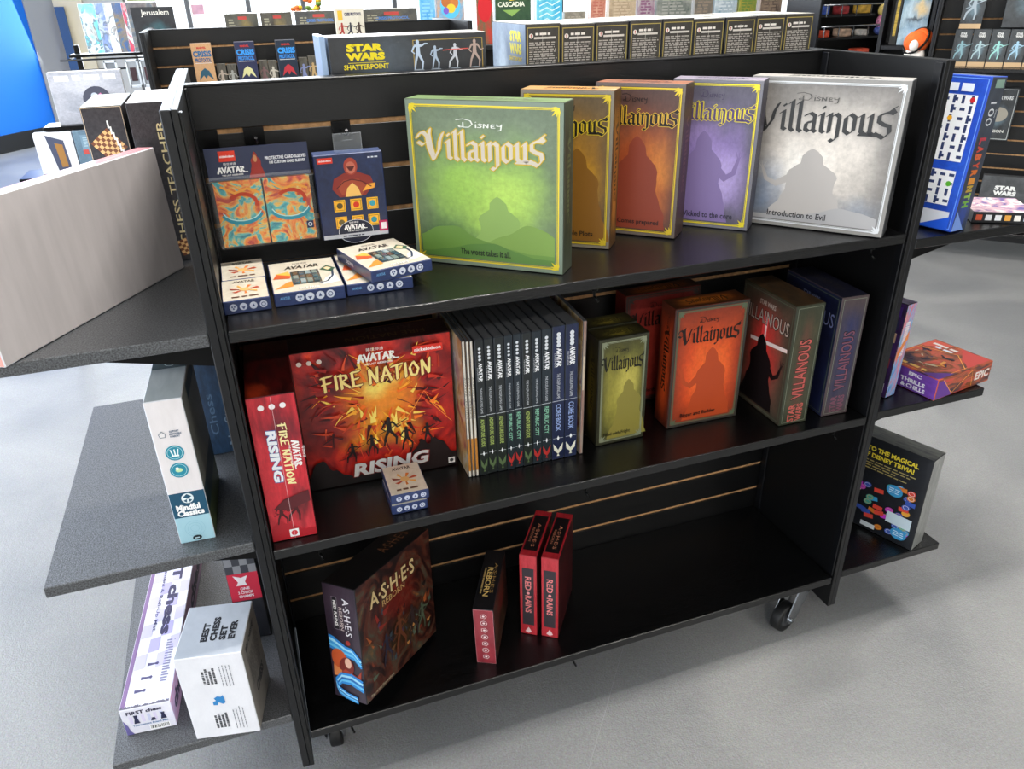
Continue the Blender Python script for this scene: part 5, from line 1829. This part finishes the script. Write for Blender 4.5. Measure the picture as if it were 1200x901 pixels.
for i, (x0, lb, cc) in enumerate(((-.045, 'tan blister box with blue lettering on the fixture behind, leftmost of three', '#d8a878'), (.132, 'navy blister box with blue lettering on the fixture behind, middle of three', '#2c3050'), (.305, 'navy blister box with blue lettering on the fixture behind, rightmost of three', '#1f2c3c'))):
    b = small_box('miniature_pack', lb, 'game pack', (x0, 2.73, .98), (.083, .05, .243), {'F': art(cc, cc, 4, coat=.5), '*': art(cc, '#5a5a60', 4)}, 'tall packs on the fixture behind')
    f = b.face('F')
    w_, h_ = b.w, b.h
    f.text('MARVEL', w_*.5, h_*.93, w_*.45, h_*.035, '#c8342c', bold=.05)
    f.text('CRISIS', w_*.5, h_*.83, w_*.9, h_*.1, '#3a9ae8' if i else '#2a6a9a', bold=.05)
    f.text('PROTOCOL', w_*.5, h_*.73, w_*.8, h_*.07, '#3a8ad8' if i else '#2a5a8a', bold=.05)
    f.line([(w_*.1, h_*.68), (w_*.9, h_*.68)], .002, '#e6e6e6')
    c2 = ['#2a5a70', '#d8d49a', '#b8303a'][i]
    f.poly([(w_*.15, h_*.4), (w_*.3, h_*.55), (w_*.5, h_*.6), (w_*.7, h_*.55), (w_*.88, h_*.4), (w_*.6, h_*.48), (w_*.5, h_*.42), (w_*.4, h_*.48)], c2)
    b.done()
for i, (x0, h_, lb) in enumerate(((.045, .158, 'left of the first gap'), (.088, .155, 'right of the first gap'), (.222, .165, 'left of the second gap'), (.262, .162, 'right of the second gap'), (.395, .168, 'left of the last gap'), (.437, .172, 'right of the last gap'))):
    e = small_box('figure_blister', 'tiny clear figurine pack on the fixture behind, '+lb, 'figure pack', (x0, 2.75, .98), (.038, .03, h_), {'*': art('#4a463e', '#6a655a', 4, coat=.5)}, 'tiny figure packs on the fixture behind')
    figure(e.face('F'), e.w*.5, e.h*.35, e.h*.5, ['#b8a898', '#a8a8a0', '#7a5a5a', '#c8c0b0', '#8a94c0', '#c0a070'][i])
    e.done()
# packs lying along the top edge of the fixture behind
for i, (xa, xb, lb, c, tx) in enumerate(((.115, .255, 'low dark pack standing on the rear fixture top, leftmost', '#4a4a42', ''), (.268, .403, 'low dark pack standing on the rear fixture top, second from left', '#4a443c', ''), (.418, .62, 'long dark pack with blue lettering on the rear fixture top, third from left', '#3c4048', 'CRISIS PROTOCOL'), (.72, .985, 'long dark pack with blue lettering on the rear fixture top, rightmost', '#34383f', 'CRISIS PROTOCOL'))):
    b = small_box('miniature_pack', lb, 'game pack', (xa, 2.9, 1.115), (xb-xa, .12, .215), {'T': PALE, '*': art(c, '#6a675c', 3, [(.6, .7, .3, .3, '#b8a05a', .5)], coat=.4)}, 'packs along the rear fixture top')
    f = b.face('F')
    f.box(b.w*.4, b.h*.88, b.w*.66, b.h*.94, '#c84a44')
    if tx:
        f.text(tx, b.w*.55, b.h*.82, b.w*.6, b.h*.06, '#5a8ad0', bold=.04)
    f.para(b.w*.1, b.h*.7, b.w*.3, b.h*.9, 4, '#a8a48c')
    b.done()
b = small_box('miniature_pack', 'white and yellow pack hanging at the front edge of the fixture behind', 'game pack', (.575, 2.72, 1.17), (.125, .03, .17), {'*': art('#d8d0bc', '#e4dccb', 4)}, None)
f = b.face('F')
f.box(b.w*.08, b.h*.72, b.w*.25, b.h*.95, '#e8b83a')
f.text('CRISIS PROTOCOL', b.w*.62, b.h*.86, b.w*.6, b.h*.08, '#2c2c54', bold=.05)
for x_ in (.2, .5, .8):
    figure(f, b.w*x_, b.h*.25, b.h*.42, ['#a8342c', '#3c3c44', '#4a3a34'][int(x_*3)])
b.done()

# wire rack with comics on the far left
KC = Vector((.0578, -1.0735, 1.4006))


def KP(p, k=1.10):
    q = KC+(Vector(p)-KC)*k
    return (q.x, q.y, q.z)


rk = empty('comic_rack', (-.615, 3.43, 0))
tag(rk, 'black wire rack holding comics and game boxes left of the rear fixture', 'rack')
for x_ in (.02, .46):
    box_obj('post', (x_-.012, .12, 0), (x_+.012, .145, 1.2), DMETAL, rk, .002)
for z_ in (.6, .76, .93, 1.1635):
    box_obj('ledge', (.0, -.02, z_-.012), (.5, .12, z_), DMETAL, rk, .002)
bm = bmesh.new()
for z_ in (1.1, 1.145):
    bm_tube(bm, [(-.03, -.1, z_), (.46, -.1, z_)], .004, 6)
for x_ in (0, .45):
    bm_tube(bm, [(x_, -.1, 1.145), (x_, .12, 1.145)], .004, 6)
bm_obj('wire', bm, DMETAL, rk)
box_obj('foot', (-.05, -.02, 0), (.54, .3, .03), DMETAL, rk, .004)
CM = [(-.478, '#7fe0f0', '#e8f8fa', 'cyan and white comic standing first in the wire rack'), (-.412, '#8aa0d8', '#c8d4f0', 'periwinkle comic standing second in the wire rack'), (-.376, '#d8dcdc', '#f8f8f8', 'near white comic standing third in the wire rack'), (-.342, '#4a6a9c', '#8a7a62', 'brown comic with a blue top, fourth in the wire rack'), (-.303, '#f0506a', '#f6f2ee', 'white comic with a pink red top, fifth in the wire rack'), (-.284, '#6a6468', '#98928c', 'grey comic standing sixth in the wire rack')]
for i, (x_, c1, c2, lb) in enumerate(CM):
    b = small_box('comic_book', lb, 'comic', KP((x_, 3.045-.008*i, 1.186)), (.14, .004, .218), {'F': art('', '', 2.4, [(.3, .92, .6, .2, c1, .9), (.3, .45, .2, .25, '#a08878', .5)], stops=[(.38, c1), (.46, '#6c7c88'), (.52, c2), (.66, c1)], warp=1.5), '*': WHITE}, 'comics in the wire rack', lean=.05)
    b.done()
b = small_box('graphic_novel', 'wide black book with pale blackletter title at the right end of the wire rack', 'book', KP((-.266, 2.985, 1.186)), (.19, .01, .196), {'F': art('#24262a', '#34363a', 4, [(.55, .4, .4, .35, '#3a6a72', .8), (.45, .3, .2, .3, '#8a4a3c', .8)]), '*': DARK})
b.face('F').text('Jerusalem', b.w*.55, b.h*.86, b.w*.66, b.h*.16, '#e8e6dc', bold=.01)
b.done()
PKF = plain('white_card_frame', '#dfe4e8', .5)
for i, x_ in enumerate((-.41, -.325, -.268, -.2)):
    e = empty('card_pack', KP((x_, 2.88, 1.05), 1.1))
    tag(e, 'white framed small pack hooked on the wire below the comics, %s from the left' % ['first', 'second', 'third', 'fourth'][i], 'card pack', 'packs below the comics')
    for lo, hi in (((0, 0, 0), (.007, .012, .125)), ((.048, 0, 0), (.055, .012, .125)), ((0, 0, .115), (.055, .012, .125)), ((0, 0, 0), (.055, .012, .012))):
        box_obj('frame', lo, hi, PKF, e, .001)
    box_obj('card', (.007, .004, .012), (.048, .008, .115), art('#5a6068', '#c8ccd0', 4), e, 0)
    box_obj('picture', (.014, .002, .03), (.04, .004, .09), art('#2a2428', '#5a3438', 4), e, 0)
b = small_box('board_game_box', 'pale grey box with a dark round emblem standing in the wire rack', 'board game', (-.6, 2.66, .942), (.27, .05, .2), {'F': art('#9ca0ac', '#c8c8d0', 3, [(.5, .75, .6, .3, '#d8d8e0', .8)]), '*': WHITE}, 'boxes in the lower rack')
f = b.face('F')
f.para(b.w*.08, b.h*.82, b.w*.92, b.h*.94, 1, '#f2f2f4', .9, 0)
f.disc(b.w*.6, b.h*.45, b.w*.2, '#4a4c5c', b.h*.26)
f.poly([(b.w*.6, b.h*.3), (b.w*.72, b.h*.4), (b.w*.66, b.h*.58), (b.w*.58, b.h*.5)], '#d87aa8')
f.disc(b.w*.57, b.h*.52, b.w*.05, '#c8d0e0')
b.done()
b = small_box('board_game_box', 'white box with a slanted dark picture panel on the lowest rack level', 'board game', (-.70, 2.6, .7625), (.14, .05, .16), {'F': art('#e4e4e8', '#f0f0f2', 3), '*': WHITE}, 'boxes in the lower rack')
f = b.face('F')
f.poly([(b.w*.3, b.h*.95), (b.w*.75, b.h*.8), (b.w*.8, .004), (b.w*.45, .004)], '#4a5068')
f.poly([(b.w*.5, b.h*.75), (b.w*.7, b.h*.7), (b.w*.72, b.h*.15), (b.w*.55, b.h*.15)], '#a8783c')
b.done()
b = small_box('board_game_box', 'slate blue box with pale panels beside the white one in the rack', 'board game', (-.555, 2.6, .7625), (.2, .06, .16), {'F': art('#5a7488', '#6f8a9c', 3), '*': art('#8aa0b4', '#a0b4c4', 3)}, 'boxes in the lower rack')
f = b.face('F')
f.box(b.w*.12, b.h*.5, b.w*.7, b.h*.9, '#7a98ac')
f.para(b.w*.16, b.h*.6, b.w*.6, b.h*.85, 5, '#a8c0cc')
f.box(b.w*.12, b.h*.42, b.w*.22, b.h*.54, '#c8504a')
b.done()
# low table that carries the lower rack boxes
tb = empty('side_table', (-.78, 2.52, 0))
tag(tb, 'black two-level stand carrying the three boxes beside the blue wall', 'stand')
box_obj('table_top', (0, .02, .742), (.5, .22, .762), DMETAL, tb, .002)
box_obj('riser', (.12, .1, .926), (.5, .24, .9415), DMETAL, tb, .002)
for x_ in (.02, .46):
    for y_ in (.04, .2):
        box_obj('leg', (x_, y_, 0), (x_+.02, y_+.02, .742), DMETAL, tb, .002)
for x_ in (.14, .47):
    box_obj('riser_post', (x_, .215, .762), (x_+.015, .23, .926), DMETAL, tb, .002)

# ---- third fixture, turned, on the right
u_ = Vector((-.67, .742, 0)).normalized()
yaw3 = math.atan2(-u_.y, -u_.x)
O3 = Vector((4.06, 2.2, 0))
n3 = Vector((-.742, -.67, 0)).normalized()


def P3(s, off, z):
    p = O3+u_*s+n3*off
    return (p.x, p.y, z)


g3o = P3(.40, .3, 0)
G3 = gondola('display_gondola', 'black slatwall fixture turned sideways at the far right behind the blue maze box', g3o, yaw3, 1.2, [.985, .25, Z3], detail=False, zt=1.7)
BLK = art('#2a2c2e', '#44484a', 4, [(.5, .45, .4, .3, '#7a94a0', .7)], coat=.4)
for i in range(5):
    b = small_box('miniature_pack', 'dark pack with a pale logo and tan foot, %s from left on the turned fixture' % ['first', 'second', 'third', 'fourth', 'fifth'][i], 'game pack', P3(.318-.083*i, .2, .985), (.08, .05, .178), {'*': BLK}, 'tan footed packs on the turned fixture', yaw=yaw3)
    f = b.face('F')
    f.box(.001, .001, b.w-.001, b.h*.13, '#c8a880')
    f.text('STAR', b.w*.5, b.h*.885, b.w*.36, b.h*.06, '#d8d8d4', bold=.06)
    f.text('WARS', b.w*.5, b.h*.82, b.w*.4, b.h*.06, '#d8d8d4', bold=.06)
    figure(f, b.w*.5, b.h*.2, b.h*.5, ['#8ab0b8', '#a8c0c4', '#9ad0c8', '#a0c4d8', '#7ad0a8'][i], True)
    b.done()
for i, (s, w0, z0, h0, lb) in enumerate(((.31, .1, 1.165, .2, 'dark figure pack with tan foot hanging top left on the turned fixture'), (.12, .24, 1.17, .25, 'large black box with pale streaks at the top of the turned fixture'))):
    b = small_box('miniature_pack', lb, 'game pack', P3(s, .2 if i == 0 else .17, z0), (w0, .04, h0), {'*': BLK}, 'upper packs on the turned fixture', yaw=yaw3)
    f = b.face('F')
    if i == 0:
        f.box(.001, .001, b.w-.001, b.h*.12, '#c8a880')
        figure(f, b.w*.5, b.h*.2, b.h*.6, '#a8b4bc', True)
    else:
        f.poly([(b.w*.4, b.h*.3), (b.w*.6, b.h*.1), (b.w*.95, b.h*.05), (b.w*.98, b.h*.35), (b.w*.8, b.h*.22), (b.w*.6, b.h*.3)], '#b8d4c8')
        f.line([(b.w*.35, b.h*.4), (b.w*.6, b.h*.7)], .006, '#c8d8cc')
        f.text('STAR WARS', b.w*.4, b.h*.8, b.w*.5, b.h*.08, '#c8c8c0', bold=.05)
    b.done()
b = small_box('miniature_pack', 'black hanging pack with a pale logo beside the blue maze box', 'game pack', P3(.1, .05, .6), (.145, .03, .27), {'*': BLK}, 'packs hung lower on the turned fixture', yaw=yaw3)
f = b.face('F')
f.text('STAR WARS', b.w*.55, b.h*.82, b.w*.6, b.h*.08, '#e4e4e0', bold=.06)
f.disc(b.w*.5, b.h*.5, b.w*.3, '#b0a898', b.h*.14)
f.text('LEGION', b.w*.5, b.h*.18, b.w*.6, b.h*.06, '#d8d8d0', bold=.05)
f.frame(.006, .003, '#c8ccc8')
b.done()
b = small_box('miniature_pack', 'dark grey box with white lettering lower down beside the blue maze box', 'game pack', P3(.03, .2, .25), (.26, .05, .19), {'*': art('#3c3e40', '#585a5c', 4, coat=.4)}, 'packs hung lower on the turned fixture', yaw=yaw3)
f = b.face('F')
sw_logo(f, b.w*.45, b.h*.6, b.w*.42, b.h*.28, '#e6e6e2')
f.text('LEGION', b.w*.5, b.h*.3, b.w*.4, b.h*.1, '#b8b8b4', bold=.02)
b.done()

# bookcase section left of it with big books and a toy
bc = empty('bookcase', P3(.69, .16, 0), (0, 0, yaw3))
tag(bc, 'black upright bookcase bay holding tall art books behind the right panel', 'bookcase')
for x_ in (0, .24):
    box_obj('side_board', (x_, 0, 0), (x_+.02, .3, 1.7), EDGE, bc, .002)
box_obj('back_board', (.02, .28, 0), (.24, .3, 1.7), PANEL, bc, 0)
for z_ in (.15, .6, 1.08, 1.5):
    box_obj('shelf', (.02, .01, z_-.02), (.24, .28, z_), EDGE, bc, .001)
for i, (s, wd, c1, c2, lb) in enumerate(((.635, .035, '#14120c', '#c8a83a', 'black spine with gold lettering in the bookcase bay'), (.597, .135, '#8a9ca8', '#d8b87a', 'tall pale blue and sand art book facing out in the bookcase bay'))):
    b = small_box('art_book', lb, 'book', P3(s, .12, 1.081), (wd, .04, .3), {'F': art(c1, c1, 4) if i == 0 else art('#5a7a90', '#b8ccd4', 3, [(.7, .6, .4, .2, '#e8c88a', .9), (.5, .2, .5, .2, '#a8c8e0', .8), (.5, .42, .5, .06, '#2a2c34', .8)]), '*': DARK}, 'books in the bay', yaw=yaw3)
    f = b.face('F')
    if i == 0:
        dashes(f, b.w*.5, b.h*.15, b.h*.85, b.w*.4, c2)
    else:
        f.box(b.w*.4, b.h*.88, b.w*.9, b.h*.95, '#e0a82a')
    b.done()
# plush toy with an orange cap, standing in front
pl = empty('plush_toy', P3(.49, .24, .99))
tag(pl, 'white plush toy with an orange cap and a black strap above the panel edge', 'toy')
OR = plain('orange_plush', '#f0641e', .8, noise=.15, nscale=60, bump=.5)
WPL = plain('white_plush', '#ece6de', .85, bump=.5)
bm = bmesh.new()
bm_ball(bm, (0, 0, .04), .055, .05, .06)
bm_obj('plush_body', bm, WPL, pl)
bm = bmesh.new()
bm_ball(bm, (0, 0, .115), .068, .06, .055)
bm_ball(bm, (.03, 0, .13), .05, .055, .05)
bm_obj('cap', bm, OR, pl)
bm = bmesh.new()
n = 24
bm_tube(bm, [(.07*math.cos(a)*.6-.005, .066*math.sin(a), .12+.06*math.cos(a)) for a in [i*2*PI/n for i in range(n+1)]], .006, 6)
bm_obj('strap', bm, DMETAL, pl)
bm = bmesh.new()
bm_ball(bm, (-.05, -.035, .1), .024, .02, .028)
bm_obj('face_patch', bm, WPL, pl)
box_obj('stand', (-.05, -.05, -.03), (.05, .05, -.005), EDGE, pl, .002)
# plush support
ps = empty('display_plinth', P3(.49, .24, 0))
tag(ps, 'narrow black plinth under the white plush toy', 'plinth')
box_obj('column', (-.045, -.045, 0), (.045, .045, .94), EDGE, ps, .002)
box_obj('plinth_top', (-.05, -.05, .94), (.05, .05, .9595), EDGE, ps, .002)

# ---- wire shelving with toys between the fixtures
ws = empty('wire_shelf', (3.84, 3.55, 0))
tag(ws, 'black shelf bay with wire baskets of small toys left of the bookcase', 'shelf')
for x_ in (0, .9):
    box_obj('upright', (x_, 0, 0), (x_+.02, .35, 1.7), EDGE, ws, .002)
box_obj('back_board', (.02, .351, 0), (.9, .37, 1.7), PANEL, ws, 0)
for z_ in (.55, .88, 1.06, 1.2, 1.34):
    box_obj('shelf', (.02, .02, z_-.015), (.9 if z_ < 1.1 else .48, .35, z_), EDGE, ws, .001)
for z_ in (1.13, 1.26):
    bm = bmesh.new()
    bm_tube(bm, [(.02, -.01, z_), (.5, -.01, z_)], .006, 6)
    for k in range(4):
        bm_tube(bm, [(.05+.12*k, -.01, z_-.07), (.05+.12*k, -.01, z_)], .004, 6)
    bm_obj('wire_basket', bm, METAL, ws)
rr = random.Random(77)
TOYC = ['#e0563a', '#c8a890', '#d8d0c8', '#4a6ac8', '#a83a3c', '#e8b04a', '#8a9aa0', '#c86a8a']
for i, (x_, z_, w0, h0) in enumerate(((3.3, 1.0605, .09, .045), (3.42, 1.0605, .1, .05), (3.55, 1.0605, .06, .04), (3.28, 1.2005, .09, .06), (3.4, 1.2005, .08, .05), (3.52, 1.2005, .1, .06), (3.7, .8805, .11, .09), (3.35, .8805, .14, .08), (3.53, .8805, .12, .1))):
    bm = bmesh.new()
    bm_box(bm, 0, 0, 0, w0, .08, h0)
    bevel(bm, .012, 2)
    o = bm_obj('toy_box', bm, plain('toy_print', TOYC[i % 8], .5, noise=.4, nscale=30))
    o.location = (3.86+(x_-3.27)*1.42, 3.6, z_)
    tag(o, '%s toy pack on the %s of the wire basket bay' % (['orange', 'beige', 'pale', 'blue', 'dark red', 'yellow', 'grey', 'pink', 'coral'][i], ['middle shelf, left', 'middle shelf, centre', 'middle shelf, right', 'upper shelf, left', 'upper shelf, centre', 'upper shelf, right', 'lower shelf, right', 'lower shelf, left', 'lower shelf, centre'][i]), 'toy', 'small toy packs')
dl = empty('doll', (4.42, 3.6, 1.0605))
tag(dl, 'small toy figure with yellow head and patterned clothes on the basket bay', 'toy')
for nm, c, a in (('head', '#e8c06a', (0, 0, .155, .045, .04, .045)), ('torso', '#c87a9a', (0, 0, .085, .05, .035, .05)), ('base', '#4a5aa0', (0, 0, .03, .055, .04, .03))):
    bm = bmesh.new()
    bm_ball(bm, a[:3], *a[3:])
    bm_obj(nm, bm, plain('doll_'+nm, c, .6, noise=.5, nscale=60), dl)
b = small_box('toy_box', 'tall white blister pack beside the doll on the basket bay', 'toy', (4.51, 3.58, 1.0605), (.13, .05, .27), {'*': art('#b8b4b0', '#dcd8d4', 4, coat=.4)}, 'small toy packs')
b.done()

# ---- goods far behind, in front of the windows: a long shelf seen over everything
lg = empty('display_shelf', (1.42, 4.62, 0))
tag(lg, 'long black shelf far behind the row of nine boxes, carrying bright game boxes', 'shelf')
box_obj('top_board', (0, -.02, 1.02), (3.3, .38, 1.05), EDGE, lg, .002)
box_obj('back_board', (0, .34, 0), (3.3, .38, 1.02), PANEL, lg, 0)
for x_ in (0, 1.09, 2.18, 3.27):
    box_obj('side_board', (x_, -.02, 0), (x_+.03, .34, 1.02), EDGE, lg, .002)
LGZ = 1.0505
FAR = [(1.425, .11, .33, ('#3a9ad8', '#8ac8e8'), 'blue and white narrow box, first on the long shelf far behind'),
       (1.545, .2, .36, ('#4ab0e0', '#e09a3a'), 'blue bordered box with an orange and yellow picture far behind'),
       (1.835, .12, .38, ('#c8302c', '#4a6a4a'), 'green box with a big red shape far behind'),
       (1.975, .27, .36, ('#2c4a34', '#3c5a3c'), 'dark green box with pale lettering far behind the rear row'),
       (2.29, .2, .36, ('#2aa8d8', '#8ae0e8'), 'turquoise box with white swirls far behind the rear row'),
       (2.51, .17, .19, ('#7a7468', '#a8a090'), 'low grey brown box far behind the rear row'),
       (2.72, .12, .3, ('#d8a890', '#b86a5a'), 'salmon coloured box far behind the rear row'),
       (2.87, .22, .31, ('#a08a70', '#c8b498'), 'tan box far behind the rear row'),
       (3.11, .14, .3, ('#c8c4c0', '#8a5a7a'), 'pale and plum box far behind the rear row'),
       (3.27, .3, .33, ('#4a5a54', '#a8a8a0'), 'grey green box far behind the rear row'),
       (3.6, .16, .33, ('#6a6a64', '#9a8a7a'), 'brown grey box far behind the rear row'),
       (3.78, .2, .35, ('#8aa8b8', '#dce4e8'), 'pale blue box far behind the rear row'),
       (4.0, .16, .33, ('#c8b04a', '#7a9a4a'), 'yellow green box far behind the rear row'),
       (4.2, .2, .33, ('#5a4a44', '#a8907a'), 'dark brown box, last on the long shelf far behind')]
for i, (x_, w0, h0, (c1, c2), lb) in enumerate(FAR):
    b = small_box('board_game_box', lb, 'board game', (x_, 4.7, LGZ), (w0, .06, h0), {'*': art(c1, c2, 3, warp=1)}, 'boxes on the long far shelf')
    f = b.face('F')
    w_, h_ = b.w, b.h
    if i == 1:
        f.disc(w_*.5, h_*.72, w_*.36, '#5ac0e8', h_*.24, 24)
        f.disc(w_*.35, h_*.78, w_*.17, '#b86a34', h_*.1)
        f.disc(w_*.65, h_*.76, w_*.15, '#c8783a', h_*.1)
        f.disc(w_*.52, h_*.66, w_*.16, '#e8c83a', h_*.08)
        f.disc(w_*.34, h_*.62, w_*.1, '#7a5ac0', h_*.06)
    elif i == 2:
        f.disc(w_*.5, h_*.62, w_*.42, '#d0242c', h_*.25)
    elif i == 3:
        f.text('CASCADIA', w_*.45, h_*.7, w_*.75, h_*.09, '#eef0dc', bold=.03)
        f.poly([(w_*.4, h_*.76), (w_*.5, h_*.9), (w_*.62, h_*.78)], '#e8c83a')
        f.poly([(w_*.2, h_*.6), (w_*.7, h_*.6), (w_*.46, h_*.48)], '#8ab05a')
    elif i == 4:
        for k in range(5):
            f.line([(w_*.1, h_*(.35+.1*k)), (w_*.4, h_*(.42+.1*k)), (w_*.6, h_*(.36+.1*k)), (w_*.9, h_*(.44+.1*k))], .008, '#d8f4f8')
    else:
        f.para(w_*.15, h_*.45, w_*.85, h_*.85, 6, c2)
    b.done()
# bits for sale on a dish in the window light
pt = empty('potted_flowers', (.74, 3.22, ZT))
for nm, lo, hi, mt in (('pot', (-.03, -.03, 0), (.03, .03, .02), '#7a4a2a'),):
    bm = bmesh.new()
    bm_cyl(bm, (0, 0, -.18), (0, 0, .02), .035, 16, .045)
    bm_obj('pot', bm, plain('pot_clay', mt, .8), pt)
tag(pt, 'small cluster of yellow and orange paper flowers above the rear fixture packs', 'flowers')
rr = random.Random(4)
bm = bmesh.new()
for k in range(18):
    bm_ball(bm, (rr.uniform(-.07, .07), rr.uniform(-.03, .03), rr.uniform(.03, .09)), .014, .014, .01, 8, mi=k % 3)
bm_obj('blooms', bm, [plain('yellow_petals', '#e8c02a', .7), plain('orange_petals', '#d86a2a', .7), plain('green_leaves', '#5a7a2a', .7)], pt)
pt.location = (.5, 3.12, 1.29)
